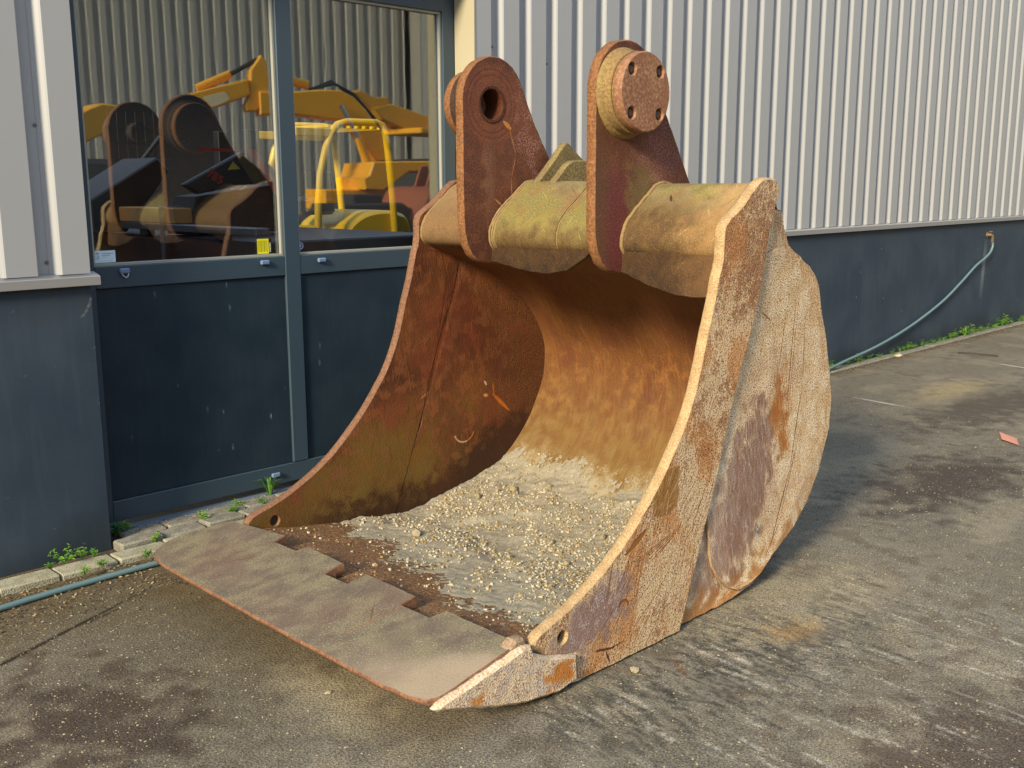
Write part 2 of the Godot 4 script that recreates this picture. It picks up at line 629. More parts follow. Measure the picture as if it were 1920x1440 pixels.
	# far side seen from inside: x -0.85..1.2, y 0..1.66
	im = paint(700, 560, func(u: float, v: float) -> Color:
		var x := lerpf(-0.85, 1.2, u)
		var y := lerpf(0.0, 1.66, v)
		var l := lo.get_noise_2d(x, y + 20.0)
		var m := mid.get_noise_2d(x, y + 20.0)
		var f := fine.get_noise_2d(x, y + 9.0)
		var t := tiny.get_noise_2d(x + 4.0, y)
		var run := st.get_noise_2d((x + y * 0.12) * 90.0, y * 5.0)
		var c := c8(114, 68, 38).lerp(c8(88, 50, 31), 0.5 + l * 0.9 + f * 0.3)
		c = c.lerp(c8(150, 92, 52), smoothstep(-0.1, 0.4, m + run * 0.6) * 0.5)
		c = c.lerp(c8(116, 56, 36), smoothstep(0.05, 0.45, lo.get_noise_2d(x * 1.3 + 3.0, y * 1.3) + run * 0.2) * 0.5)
		# green-gold growth low down
		var moss := smoothstep(0.62, 0.22, y + m * 0.22 + l * 0.2) * smoothstep(0.95, 0.2, x + m * 0.2)
		c = c.lerp(c8(116, 88, 34).lerp(c8(98, 88, 38), 0.5 + m), moss * 0.7)
		# dark pitting towards the back and along the foot
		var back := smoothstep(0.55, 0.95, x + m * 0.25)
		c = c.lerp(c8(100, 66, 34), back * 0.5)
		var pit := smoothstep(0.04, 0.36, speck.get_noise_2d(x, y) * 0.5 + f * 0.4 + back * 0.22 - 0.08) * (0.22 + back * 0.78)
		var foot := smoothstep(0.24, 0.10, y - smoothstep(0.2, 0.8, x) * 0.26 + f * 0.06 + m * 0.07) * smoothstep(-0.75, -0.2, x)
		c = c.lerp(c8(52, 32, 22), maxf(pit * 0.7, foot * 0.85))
		var edge := smoothstep(0.55, 0.20, absf(x - (0.30 + y * 0.12)) * 6.0 + m * 0.3)
		c = c.lerp(c8(86, 48, 30), edge * 0.3)
		return Color(c.r, c.g, c.b, 0.5 + m * 0.10 + f * 0.16 - pit * 0.3 - foot * 0.1))
	rng.seed = 13
	at = func(x: float, y: float) -> Vector2: return Vector2((x + 0.85) / 2.05, y / 1.66)
	for k in 10:
		var g := PI * (0.10 + 0.08 * k)
		stroke(im, at.call(0.46 - 0.065 * cos(g), 0.40 - 0.06 * sin(g)), at.call(0.46 - 0.065 * cos(g + 0.3), 0.40 - 0.06 * sin(g + 0.3)), 1.6, c8(196, 164, 128) if k < 6 else c8(170, 102, 44), 0.9, 0.2, 0.2)
	stroke(im, at.call(0.65, 0.557), at.call(0.758, 0.458), 3.5, c8(176, 96, 28), 0.8, 0.0, 0.6)
	stroke(im, at.call(0.648, 0.62), at.call(0.66, 0.54), 1.6, c8(176, 96, 28), 0.8)
	stroke(im, at.call(0.590, 0.56), at.call(0.615, 0.555), 3.0, c8(206, 140, 84), 0.9)
	stroke(im, at.call(0.595, 0.63), at.call(0.607, 0.61), 2.2, c8(214, 200, 186), 0.9)
	stroke(im, at.call(0.24, 0.626), at.call(0.19, 0.60), 1.0, c8(206, 170, 130), 0.8)
	for s in [[0.33, 1.30, 0.37, 1.16], [0.37, 1.16, 0.30, 0.86], [0.30, 0.86, 0.25, 0.64], [0.44, 1.26, 0.43, 1.12], [0.43, 1.12, 0.37, 1.06], [0.37, 1.06, 0.35, 0.88], [0.24, 1.30, 0.33, 1.28]]:
		stroke(im, at.call(s[0], s[1]), at.call(s[2], s[3]), 1.0, c8(76, 44, 30), 0.5, -0.2, 0.4)
	for k in 60:
		var p := Vector2(rng.randf_range(0.1, 0.9), rng.randf_range(0.1, 0.8))
		var d := Vector2.from_angle(rng.randf_range(1.2, 1.9)) * rng.randf_range(0.01, 0.06)
		stroke(im, p - d, p + d, 0.8, c8(150, 92, 52) if rng.randf() < 0.5 else c8(80, 44, 28), 0.5)
	M.far_inner = painted(im, Vector2(-0.85, 0.0), Vector2(1.2, 1.66), 0.7, 0.5)

	# inner skin: u = z -0.85..0.85, v = way from the roof's front edge round the back to the lip, 0..3.2
	im = paint(560, 720, func(u: float, v: float) -> Color:
		var z := lerpf(-0.85, 0.85, u)
		var s := v * 3.2
		var l := lo.get_noise_2d(z, s + 40.0)
		var m := mid.get_noise_2d(z, s + 40.0)
		var f := fine.get_noise_2d(z, s + 40.0)
		var bend := sin(clampf(s / 1.3, 0.0, 1.0) * PI) * 0.18
		var run := st.get_noise_2d((z + bend * 0.6 + m * 0.015) * 55.0, s * 2.2)
		var c := c8(112, 72, 36).lerp(c8(88, 54, 30), 0.5 + l * 0.6 + run * 0.6)
		c = c.lerp(c8(138, 90, 42), smoothstep(0.10, 0.5, run * 0.6 + f * 0.25 + l * 0.3) * 0.5)
		c = c.lerp(c8(88, 48, 34), smoothstep(0.0, 0.5, lo.get_noise_2d(z * 1.5 + 8.0, s) - run * 0.15 + f * 0.2) * 0.4)
		var lowm := smoothstep(0.95, 1.55, s + m * 0.2)
		c = c.lerp(c8(128, 102, 60).lerp(c8(112, 88, 48), 0.5 + run * 0.5 + f * 0.3), lowm * 0.85)
		c = c.lerp(c8(156, 98, 42), smoothstep(0.12, 0.5, m * 0.5 + f * 0.35 + l * 0.3 + run * 0.2) * smoothstep(0.75, 1.05, s) * smoothstep(1.45, 1.15, s) * 0.35)
		var dust := smoothstep(1.38, 1.64, s + m * 0.12 + l * 0.2)
		c = c.lerp(c8(160, 148, 122), dust * (0.15 + 0.8 * smoothstep(1.50, 1.64, s + m * 0.06 + f * 0.08)))
		# flaking orange rust on the floor behind the lip
		var floor_rust := smoothstep(2.12, 2.36, s + m * 0.12 + absf(z) * 0.1)
		var flake := noise_flake.get_noise_2d(z * 26.0 + m * 2.5, s * 40.0 + l * 6.0) + f * 0.35
		var patch := smoothstep(-0.15, 0.30, m + l * 0.5)
		c = c.lerp(c8(106, 72, 46).lerp(c8(158, 100, 52), smoothstep(0.0, 0.45, flake) * (0.35 + 0.65 * patch)), floor_rust * 0.95)
		c = c.lerp(c8(66, 46, 34), floor_rust * smoothstep(0.20, 0.5, -flake) * 0.55)
		c = c.lerp(c8(170, 156, 128), floor_rust * smoothstep(0.40, 0.6, t_scatter.get_noise_2d(z * 190.0, s * 190.0)) * 0.7)
		return Color(c.r, c.g, c.b, 0.5 + m * 0.08 + f * 0.14 + run * 0.05 + floor_rust * flake * 0.18))
	rng.seed = 14
	for k in 26:
		var z := rng.randf_range(0.05, 0.95)
		var s := rng.randf_range(0.02, 0.3)
		var p := Vector2(z, s)
		for j in 9:
			var q := p + Vector2(0.010 * cos(j * 0.5 + k), 0.018)
			stroke(im, p, q, 0.9, c8(160, 100, 46) if k % 2 else c8(76, 42, 26), 0.28, 0.0, 0.5)
			p = q
	M.inner_skin = painted(im, Vector2(-0.85, 0.0), Vector2(0.85, 3.2), 0.62, 0.5)

	# torsion tube: u = z -0.85..0.85, v = way round from the back 0..1.0
	im = paint(760, 420, func(u: float, v: float) -> Color:
		var z := lerpf(-0.85, 0.85, u)
		var s := v * 1.0
		var l := lo.get_noise_2d(z + 60.0, s)
		var m := mid.get_noise_2d(z + 60.0, s)
		var f := fine.get_noise_2d(z, s + 60.0)
		var t := tiny.get_noise_2d(z, s + 5.0)
		var run := st.get_noise_2d(z * 45.0 + m * 1.5, s * 8.0)
		var c := c8(120, 103, 72).lerp(c8(142, 125, 92), 0.5 + m * 0.8)
		c = c.lerp(c8(140, 104, 70), smoothstep(0.0, 0.4, l + run * 0.35) * 0.65)
		var green := smoothstep(0.0, 0.35, lo.get_noise_2d(z * 1.2 + 70.0, s * 0.8) * 0.8 + 0.24 - absf(z - 0.10) * 0.30 + m * 0.25) * smoothstep(0.60, 0.42, s)
		c = c.lerp(c8(140, 130, 64).lerp(c8(112, 108, 62), 0.5 + m), green * 0.62)
		c = c.lerp(c8(176, 164, 98), green * smoothstep(0.22, 0.42, f * 0.6 + m * 0.4) * 0.4)
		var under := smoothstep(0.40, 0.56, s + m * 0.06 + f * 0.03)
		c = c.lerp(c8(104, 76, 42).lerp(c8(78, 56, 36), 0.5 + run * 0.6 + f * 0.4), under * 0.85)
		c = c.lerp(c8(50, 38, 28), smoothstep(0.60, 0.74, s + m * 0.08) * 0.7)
		var near := smoothstep(0.55, 0.80, z + m * 0.08)
		c = c.lerp(c8(196, 158, 108), near * 0.55)
		c = c.lerp(c8(168, 104, 54), near * smoothstep(0.18, 0.42, f * 0.7 + t * 0.4) * 0.7)
		var leftend := smoothstep(-0.36, -0.46, z)
		c = c.lerp(c8(146, 112, 80), leftend * 0.6)
		c = c.lerp(c8(196, 180, 148), smoothstep(0.40, 0.66, f * 0.6 + t * 0.45) * 0.45)
		c = c.lerp(c8(92, 66, 44), smoothstep(0.36, 0.6, -f * 0.6 - t * 0.4) * 0.45)
		return Color(c.r, c.g, c.b, 0.5 + m * 0.10 + f * 0.12))
	rng.seed = 15
	for k in 90:
		var p := Vector2(rng.randf(), rng.randf_range(0.1, 0.8))
		var d := Vector2.from_angle(rng.randf_range(0.8, 2.4)) * rng.randf_range(0.005, 0.04)
		stroke(im, p - d, p + d, 0.8, c8(98, 66, 38) if rng.randf() < 0.6 else c8(206, 188, 140), 0.5, -0.1)
	# the chalk figures by the far end: «d/10»
	var chalk := c8(232, 230, 226)
	var z0 := 0.115
	var s0 := 0.285
	for s in [[0.0, 0.0, 0.0, 0.055], [0.0, 0.055, -0.018, 0.05], [-0.018, 0.05, -0.018, 0.032], [-0.018, 0.032, 0.0, 0.03], [0.012, 0.008, 0.024, 0.0], [0.032, 0.008, 0.032, 0.058], [0.048, 0.012, 0.048, 0.05], [0.048, 0.05, 0.066, 0.05], [0.066, 0.05, 0.066, 0.012], [0.066, 0.012, 0.048, 0.012]]:
		stroke(im, Vector2(z0 + s[0], s0 + s[1] * 1.6), Vector2(z0 + s[2], s0 + s[3] * 1.6), 1.7, chalk, 0.85, 0.0, 0.3)
	stroke(im, Vector2(0.79, 0.40), Vector2(0.805, 0.44), 2.2, c8(70, 48, 34), 0.9)
	M.tube = painted(im, Vector2(-0.85, 0.0), Vector2(0.85, 1.0), 0.75, 0.2)

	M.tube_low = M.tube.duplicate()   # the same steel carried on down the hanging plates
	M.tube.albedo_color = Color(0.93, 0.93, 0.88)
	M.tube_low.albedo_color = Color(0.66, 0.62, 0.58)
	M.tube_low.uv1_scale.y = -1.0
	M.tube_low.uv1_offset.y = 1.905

	# lugs: x 0.0..0.8, y 1.2..2.15
	for k in 2:
		im = paint(400, 470, func(u: float, v: float) -> Color:
			var x := u * 0.8
			var y := lerpf(1.2, 2.15, v)
			var l := lo.get_noise_2d(x + 30.0 * k, y + 80.0)
			var m := mid.get_noise_2d(x + 30.0 * k, y + 80.0)
			var f := fine.get_noise_2d(x + 30.0 * k, y)
			var t := tiny.get_noise_2d(x + 30.0 * k, y)
			var run := st.get_noise_2d(x * 80.0 + m, y * 5.0 + 9.0 * k)
			var c := c8(100, 60, 42).lerp(c8(80, 48, 37), 0.5 + l * 0.8 + run * 0.3)
			c = c.lerp(c8(124, 74, 46), smoothstep(0.05, 0.45, m + f * 0.4) * 0.5)
			var h := 0.5 + m * 0.08 + f * 0.14
			var d := Vector2(x - 0.22, y - 1.928).length()
			if k == 0:
				c = c.lerp(c8(132, 74, 48), smoothstep(0.20, 0.14, d) * 0.5)
				var ring := maxf(smoothstep(0.007, 0.0, absf(d - 0.118)), smoothstep(0.007, 0.0, absf(d - 0.142)))
				c = c.lerp(c8(76, 40, 30), ring * 0.45)
				h -= ring * 0.3
				var pink := smoothstep(0.12, 0.0, absf(x - 0.44 - (1.80 - y) * 0.25) + absf(y - 1.78) * 0.35 + m * 0.08)
				c = c.lerp(c8(206, 144, 124), pink * smoothstep(-0.05, 0.25, f * 0.6 + t * 0.5) * 0.8)
				var streak := smoothstep(0.05, 0.0, absf(x - 0.20 + m * 0.03)) * smoothstep(1.80, 1.70, y) * smoothstep(1.35, 1.6, y)
				c = c.lerp(c8(140, 104, 84), streak * 0.4)
			else:
				c = c.lerp(c8(96, 68, 46), smoothstep(0.12, 0.0, absf(x - 0.09)) * 0.6)
				c = c.lerp(c8(104, 46, 48), smoothstep(0.10, 0.02, absf(x - 0.19 + m * 0.03)) * smoothstep(1.72, 1.55, y) * 0.75)
				var ol := smoothstep(0.13, 0.02, absf(x - 0.34 + m * 0.05)) * smoothstep(1.74, 1.6, y)
				c = c.lerp(c8(112, 100, 58), ol * 0.75)
				var pink := smoothstep(0.20, 0.05, absf(x - 0.46) * 0.9 + absf(y - 1.70) + m * 0.10)
				c = c.lerp(c8(172, 112, 108), pink * smoothstep(-0.05, 0.25, f * 0.6 + t * 0.5) * 0.75)
			c = c.lerp(c8(158, 116, 90), smoothstep(0.40, 0.66, t * 0.6 + f * 0.5) * 0.5)
			c = c.lerp(c8(60, 36, 28), smoothstep(0.45, 0.62, -t * 0.6 - f * 0.5) * 0.6)
			return Color(c.r, c.g, c.b, h))
		rng.seed = 16 + k
		var lug_at := func(x: float, y: float) -> Vector2: return Vector2(x / 0.8, (y - 1.2) / 0.95)
		if k == 0:
			for s in [[0.29, 1.86, 0.335, 1.83, 5.0], [0.325, 1.83, 0.365, 1.72, 1.2], [0.365, 1.72, 0.335, 1.62, 1.0], [0.335, 1.62, 0.34, 1.53, 1.2], [0.235, 1.535, 0.28, 1.505, 2.0], [0.28, 1.505, 0.34, 1.53, 1.8]]:
				stroke(im, lug_at.call(s[0], s[1]), lug_at.call(s[2], s[3]), s[4], c8(186, 122, 62), 0.8, 0.15, 0.3)
		M["lug_%d" % k] = painted(im, Vector2(0.0, 1.2), Vector2(0.8, 2.15), 0.72, 0.15)

	# lip plate: u = way back 0..0.46, v = -z
	im = paint(260, 900, func(u: float, v: float) -> Color:
		var x := lerpf(-0.05, 0.46, u)
		var z := lerpf(-0.95, 0.95, v)
		var l := lo.get_noise_2d(x + 90.0, z)
		var m := mid.get_noise_2d(x * 0.7 + 90.0, z)
		var f := fine.get_noise_2d(x, z + 90.0)
		var t := tiny.get_noise_2d(x, z + 90.0)
		var c := c8(100, 88, 75).lerp(c8(112, 98, 82), 0.5 + m)
		c = c.lerp(c8(108, 80, 68), smoothstep(0.0, 0.5, l * 0.7 + f * 0.35) * 0.4)
		var lichen := smoothstep(-0.05, 0.42, lo.get_noise_2d(x * 1.4 + 4.0, z * 1.1) * 0.8 + m * 0.35 + f * 0.45 + t * 0.2)
		c = c.lerp(c8(130, 124, 92), lichen * smoothstep(-0.25, 0.35, f + m * 0.4) * 0.65)
		c = c.lerp(c8(122, 114, 86), smoothstep(0.1, 0.5, m - l + f * 0.5) * 0.3)
		c = c.lerp(c8(190, 180, 156), smoothstep(0.56, 0.74, t * 0.6 + f * 0.5) * 0.6)
		# bare bright metal towards the near corner at the front
		var bare := smoothstep(0.16, 0.02, x + m * 0.05 - smoothstep(-0.55, -0.92, z) * 0.22)
		c = c.lerp(c8(164, 144, 120), bare * smoothstep(-0.3, -0.8, z) * 0.8)
		return Color(c.r, c.g, c.b, 0.5 + m * 0.06 + f * 0.12))
	rng.seed = 18
	stroke(im, Vector2(0.45, 0.33), Vector2(0.55, 0.36), 0.9, c8(84, 44, 30), 0.9)
	stroke(im, Vector2(0.20, 0.335), Vector2(0.62, 0.318), 1.0, c8(150, 84, 46), 0.8)
	stroke(im, Vector2(0.62, 0.318), Vector2(0.86, 0.315), 1.2, c8(176, 108, 58), 0.8)
	stroke(im, Vector2(0.40, 0.76), Vector2(0.52, 0.735), 0.9, c8(92, 52, 34), 0.9)
	stroke(im, Vector2(0.52, 0.735), Vector2(0.54, 0.75), 0.9, c8(92, 52, 34), 0.9)
	stroke(im, Vector2(0.10, 0.80), Vector2(0.16, 0.79), 1.4, c8(150, 80, 50), 0.7)
	for k in 70:
		var p := Vector2(rng.randf_range(0.15, 0.9), rng.randf_range(0.05, 0.95))
		stroke(im, p, p + Vector2(rng.randf_range(-0.1, 0.1), rng.randf_range(-0.02, 0.02)), 0.7, c8(112, 84, 66) if rng.randf() < 0.5 else c8(180, 168, 138), 0.45)
	M.lip = painted(im, Vector2(-0.05, -0.95), Vector2(0.46, 0.95), 0.78, 0.3)

	# worn near end of the lip: x -1.25..-0.5, y 0..0.26
	im = paint(420, 150, func(u: float, v: float) -> Color:
		var x := lerpf(-1.25, -0.50, u)
		var y := v * 0.26
		var m := mid.get_noise_2d(x * 1.5, y * 1.5 + 33.0)
		var f := fine.get_noise_2d(x, y + 33.0)
		var sp := speck.get_noise_2d(x, y)
		var c := c8(206, 182, 148).lerp(c8(222, 204, 176), 0.5 + m + f * 0.3)
		c = c.lerp(c8(182, 172, 166), smoothstep(0.05, 0.4, mid.get_noise_2d(x + 8.0, y * 2.0)) * 0.6)
		var rust := smoothstep(0.12, 0.40, m * 0.7 + f * 0.4 + sp * 0.35 - absf(y - 0.10) * 1.2)
		c = c.lerp(c8(146, 102, 74), rust * 0.6)
		c = c.lerp(c8(116, 74, 52), smoothstep(0.30, 0.52, sp * 0.6 + f * 0.4) * 0.6)
		var o := Vector2((x + 0.655) / 0.07, (y - 0.075) / 0.05).length()
		c = c.lerp(c8(178, 106, 40), smoothstep(1.1, 0.5, o + m * 0.6 + f * 0.3) * 0.85)
		o = Vector2((x + 1.02) / 0.035, (y - 0.115) / 0.02).length()
		c = c.lerp(c8(186, 116, 46), smoothstep(1.1, 0.5, o + m * 0.6 + f * 0.3) * 0.8)
		return Color(c.r, c.g, c.b, 0.5 + m * 0.25 + f * 0.15 - rust * 0.2))
	M.lip_end = painted(im, Vector2(-1.25, 0.0), Vector2(-0.50, 0.26), 0.72, 0.5)

	# repeating rust tiles for edges, bosses and the outside of the shell
	var n := 256
	var w1 := wrapped(21, 0.012, n, 3)
	var w2 := wrapped(22, 0.11, n, 3)
	var w3 := wrapped(23, 0.30, n, 1)
	var tile := func(base: Color, other: Color, pale: Color, dark: Color) -> Array:
		return paint(n, n, func(u: float, v: float) -> Color:
			var k := int(v * n) * n + int(u * n)
			var x := w1[k] / 255.0
			var y := w2[k] / 255.0
			var z := w3[k] / 255.0
			var c := base.lerp(other, smoothstep(0.35, 0.68, x * 0.6 + y * 0.4))
			c = c.lerp(pale, smoothstep(0.60, 0.80, y * 0.6 + z * 0.4) * 0.7)
			c = c.lerp(dark, smoothstep(0.42, 0.26, y * 0.55 + z * 0.45) * 0.75)
			return Color(c.r, c.g, c.b, 0.25 + y * 0.35 + z * 0.15))
	M.edge_orange = tiled(tile.call(c8(118, 78, 48), c8(136, 92, 56), c8(158, 116, 74), c8(84, 54, 36)), 0.5, 0.75, 0.1)
	M.edge_cream = tiled(tile.call(c8(164, 134, 94), c8(186, 160, 116), c8(206, 184, 144), c8(112, 72, 42)), 0.24, 0.7, 0.35)
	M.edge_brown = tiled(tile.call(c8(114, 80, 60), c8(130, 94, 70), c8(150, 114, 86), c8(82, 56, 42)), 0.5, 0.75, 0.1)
	M.boss = tiled(tile.call(c8(136, 106, 68), c8(142, 124, 70), c8(160, 140, 88), c8(98, 70, 44)), 0.5, 0.72, 0.12)
	M.cap = tiled(tile.call(c8(138, 94, 66), c8(150, 108, 76), c8(176, 148, 126), c8(104, 72, 54)), 0.6, 0.62, 0.1)
	M.fin = tiled(tile.call(c8(118, 100, 66), c8(132, 116, 72), c8(160, 142, 92), c8(84, 64, 44)), 0.5, 0.8, 0.15)
	M.bead = tiled(tile.call(c8(138, 110, 78), c8(150, 128, 76), c8(178, 152, 108), c8(88, 66, 46)), 0.12, 0.75, 0.5)
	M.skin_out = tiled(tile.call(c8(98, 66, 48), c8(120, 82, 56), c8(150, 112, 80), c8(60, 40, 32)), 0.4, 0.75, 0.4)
	M.tube_under = tiled(tile.call(c8(80, 60, 38), c8(96, 76, 46), c8(120, 96, 62), c8(54, 40, 28)), 0.7, 0.8, 0.15)
	M.casting = tiled(tile.call(c8(200, 174, 140), c8(214, 194, 164), c8(222, 206, 184), c8(136, 88, 56)), 0.36, 0.72, 0.4)
	M.shaded_rust = tiled(tile.call(c8(58, 42, 36), c8(72, 50, 40), c8(92, 68, 54), c8(36, 28, 26)), 0.4, 0.8, 0.3)  # rust colour darkened to put shade on the wall-facing sides
	M.bore = plain(c8(60, 44, 36), 0.7)
	M.bolt = plain(c8(84, 62, 52), 0.65)
	M.well = plain(c8(16, 13, 12), 0.9)  # near-black that stands for the shade deep inside the holes


var noise_flake := noise(31, 1.0, 3)
var t_scatter := noise(32, 1.0, 1)
var speck := noise(33, 125.0, 1)


# ---------------------------------------------------------------- ground, concrete, paint
func site_pictures() -> void:
	var n := 1024
	var w1 := wrapped(51, 0.020, n, 3)
	var w2 := wrapped(52, 0.13, n, 2)
	var w3 := wrapped(54, 0.45, n, 1)
	var im := paint(n, n, func(u: float, v: float) -> Color:
		var k := int(v * n) * n + int(u * n)
		var a := w1[k] / 255.0
		var b := w2[k] / 255.0
		var t := w3[k] / 255.0
		var g := 0.78 + (a - 0.5) * 0.12 + (b - 0.5) * 0.20 + (t - 0.5) * 0.36
		var c := Color(g * 1.03, g * 0.99, g * 0.92)
		var chip := smoothstep(0.62, 0.72, b * 0.5 + t * 0.5)
		c = c.lerp(Color(1.0, 0.98, 0.92), chip * 0.9)
		c = c.lerp(Color(0.20, 0.18, 0.15), smoothstep(0.36, 0.24, b * 0.4 + t * 0.6) * 0.5)
		return Color(c.r, c.g, c.b, clampf(0.15 + b * 0.4 + t * 0.35, 0, 1)))
	# macro picture of the yard: x 0..14.4, z -0.4..4.4
	var lo := noise(61, 0.9, 3)
	var mid := noise(62, 4.5, 3)
	var st := noise(63, 1.0, 2)
	var fi := noise(64, 26.0, 2)
	var ma := paint(1440, 480, func(u: float, v: float) -> Color:
		var x := u * 14.4
		var z := lerpf(-0.4, 4.4, v)
		var l := lo.get_noise_2d(x, z)
		var m := mid.get_noise_2d(x, z)
		var f := fi.get_noise_2d(x, z)
		var c := c8(140, 134, 124).lerp(c8(152, 147, 138), clampf(0.5 + l, 0, 1))
		c = c.lerp(c8(116, 106, 92), smoothstep(0.05, 0.5, m * 0.7 + l * 0.5 - 0.05) * 0.5)
		c = c.lerp(c8(176, 168, 150), smoothstep(0.18, 0.5, lo.get_noise_2d(x * 1.3 + 9.0, z * 1.6) + m * 0.3) * 0.5)
		# mossy dirt along the kerb
		var foot := smoothstep(0.95, 0.30, z + m * 0.25)
		c = c.lerp(c8(134, 110, 78).lerp(c8(108, 92, 62), 0.5 + f), foot * smoothstep(3.6, 2.0, x) * 0.75)
		c = c.lerp(c8(112, 94, 72), smoothstep(0.30, 0.05, z + m * 0.12) * 0.6)
		# darker ground in front of the bucket, damp streaks beside it
		c = c.lerp(c8(118, 110, 92), smoothstep(0.8, 0.2, absf(x - 1.75) + m * 0.25) * smoothstep(2.2, 1.6, z + m * 0.2) * 0.55)
		var drag := smoothstep(0.45, 0.05, absf(z - 2.55 - (x - 2.4) * 0.05) + m * 0.16) * smoothstep(1.9, 2.3, x) * smoothstep(3.9, 3.1, x + m * 0.3)
		var run := st.get_noise_2d((x + z * 0.10 + m * 0.03) * 26.0, z * 5.0 - x)
		c = c.lerp(c8(78, 78, 74), drag * smoothstep(-0.2, 0.3, run + m * 0.4) * 0.8)
		var fan := smoothstep(3.6, 2.6, z + m * 0.3) * smoothstep(2.1, 2.5, z) * smoothstep(2.0, 2.6, x) * smoothstep(4.4, 3.2, x)
		c = c.lerp(c8(206, 202, 192), fan * smoothstep(0.34, 0.6, run * 0.8 + f * 0.5) * 0.4)
		c = c.lerp(c8(84, 72, 66), smoothstep(0.55, 0.1, Vector2((x - 1.15) * 1.4, (z - 1.45) * 0.9).length() + m * 0.3) * 0.75)
		c = c.lerp(c8(84, 76, 72), smoothstep(1.0, 0.2, Vector2((x - 5.6) * 0.9, (z - 2.2) * 2.2).length() + m * 0.5) * 0.8)
		c = c.lerp(c8(88, 78, 72), smoothstep(1.0, 0.2, Vector2((x - 7.6) * 0.7, (z - 1.6) * 2.4).length() + m * 0.5) * 0.6)
		c = c.lerp(c8(96, 84, 76), smoothstep(0.9, 0.1, Vector2((x - 2.75) * 0.9, (z - 3.45) * 1.8).length() + m * 0.5) * 0.7)
		c = c.lerp(c8(190, 182, 162), smoothstep(0.22, 0.04, Vector2(x - 1.77, (z - 1.84) * 0.6).length() + m * 0.07) * 0.8)
		c = c.lerp(c8(196, 180, 140), smoothstep(0.45, 0.08, Vector2((x - 8.1) * 0.5, (z - 1.15) * 1.6).length() + m * 0.15) * 0.6)
		c = c.lerp(c8(194, 184, 158), smoothstep(0.5, 0.1, Vector2((x - 3.5) * 0.8, (z - 2.42) * 1.4).length() + m * 0.2 + run * 0.25) * 0.6)
		c = c.lerp(c8(196, 156, 104), smoothstep(0.15, 0.03, Vector2(x - 3.23, (z - 2.62) * 1.2).length() + m * 0.06 + f * 0.06) * 0.55)
		return Color(c.r, c.g, c.b, 0.5))
	rng.seed = 71
	var yard := func(x: float, z: float) -> Vector2: return Vector2(x / 14.4, (z + 0.4) / 4.8)
	for k in 260:   # scuffs from dragging the bucket about
		var x := rng.randf_range(2.1, 3.9)
		var z := rng.randf_range(2.35, 3.5)
		var len := rng.randf_range(0.04, 0.28)
		stroke(ma, yard.call(x, z), yard.call(x - len * rng.randf_range(0.02, 0.2), z + len), rng.randf_range(0.4, 0.9), c8(226, 224, 218) if rng.randf() < 0.65 else c8(70, 70, 68), rng.randf_range(0.4, 0.9), 0.0, 0.9)
	for s in [[2.40, 2.42, 2.35, 2.62], [2.34, 2.6, 2.30, 2.80], [2.87, 2.37, 2.84, 2.62], [2.80, 2.5, 2.79, 2.90], [2.93, 2.40, 2.88, 2.75]]:
		stroke(ma, yard.call(s[0], s[1]), yard.call(s[2], s[3]), 1.3, c8(226, 224, 218), 0.6, 0.0, 1.0)
	stroke(ma, yard.call(2.75, 2.42), yard.call(2.66, 2.56), 1.0, c8(160, 104, 72), 0.5, 0.0, 0.8)
	stroke(ma, yard.call(7.31, 0.74), yard.call(7.25, 1.18), 1.5, c8(236, 234, 228), 0.9, 0.0, 0.5)
	stroke(ma, yard.call(9.62, 0.88), yard.call(9.50, 1.35), 1.6, c8(236, 234, 228), 0.9, 0.0, 0.5)
	stroke(ma, yard.call(10.7, 0.95), yard.call(10.6, 1.3), 1.8, c8(236, 234, 228), 0.9, 0.0, 0.5)
	stroke(ma, yard.call(0.6, 1.06), yard.call(1.75, 0.56), 0.9, c8(52, 44, 34), 0.9, 0.0, 0.2)
	stroke(ma, yard.call(1.42, 0.72), yard.call(1.60, 0.66), 0.8, c8(52, 44, 34), 0.7, 0.0, 0.3)
	var g := StandardMaterial3D.new()
	g.albedo_texture = tex(im[0])
	g.uv1_scale = Vector3.ONE / 1.7
	g.heightmap_enabled = true
	g.heightmap_texture = tex(im[1])
	g.heightmap_scale = 0.35
	g.roughness = 0.88
	g.metallic_specular = 0.3
	g.detail_enabled = true
	g.detail_albedo = tex(ma[0])
	g.detail_blend_mode = BaseMaterial3D.BLEND_MODE_MUL
	g.detail_uv_layer = BaseMaterial3D.DETAIL_UV_2
	g.uv2_scale = Vector3(1.0 / 14.4, 1.0 / 4.8, 1)
	g.uv2_offset = Vector3(0, 0.4 / 4.8, 0)
	M.ground = g

	n = 256
	var k1 := wrapped(81, 0.02, n, 3)
	var k2 := wrapped(82, 0.20, n, 2)
	var concrete := func(a: Color, b: Color, pale: Color, dark: Color) -> Array:
		return paint(n, n, func(u: float, v: float) -> Color:
			var i := int(v * n) * n + int(u * n)
			var x := k1[i] / 255.0
			var y := k2[i] / 255.0
			var c := a.lerp(b, smoothstep(0.3, 0.7, x))
			c = c.lerp(pale, smoothstep(0.66, 0.85, y) * 0.6).lerp(dark, smoothstep(0.34, 0.18, y) * 0.6)
			return Color(c.r, c.g, c.b, 0.3 + y * 0.5))
	M.kerb = tiled(concrete.call(c8(150, 142, 116), c8(168, 162, 138), c8(196, 190, 168), c8(98, 90, 70)), 0.5, 0.9, 0.4)
	M.paver = tiled(concrete.call(c8(124, 118, 104), c8(144, 138, 122), c8(180, 174, 156), c8(78, 72, 62)), 0.4, 0.9, 0.6)
	M.stone = tiled(concrete.call(c8(176, 164, 136), c8(192, 182, 156), c8(214, 206, 188), c8(138, 122, 92)), 0.08, 0.9, 0.1)
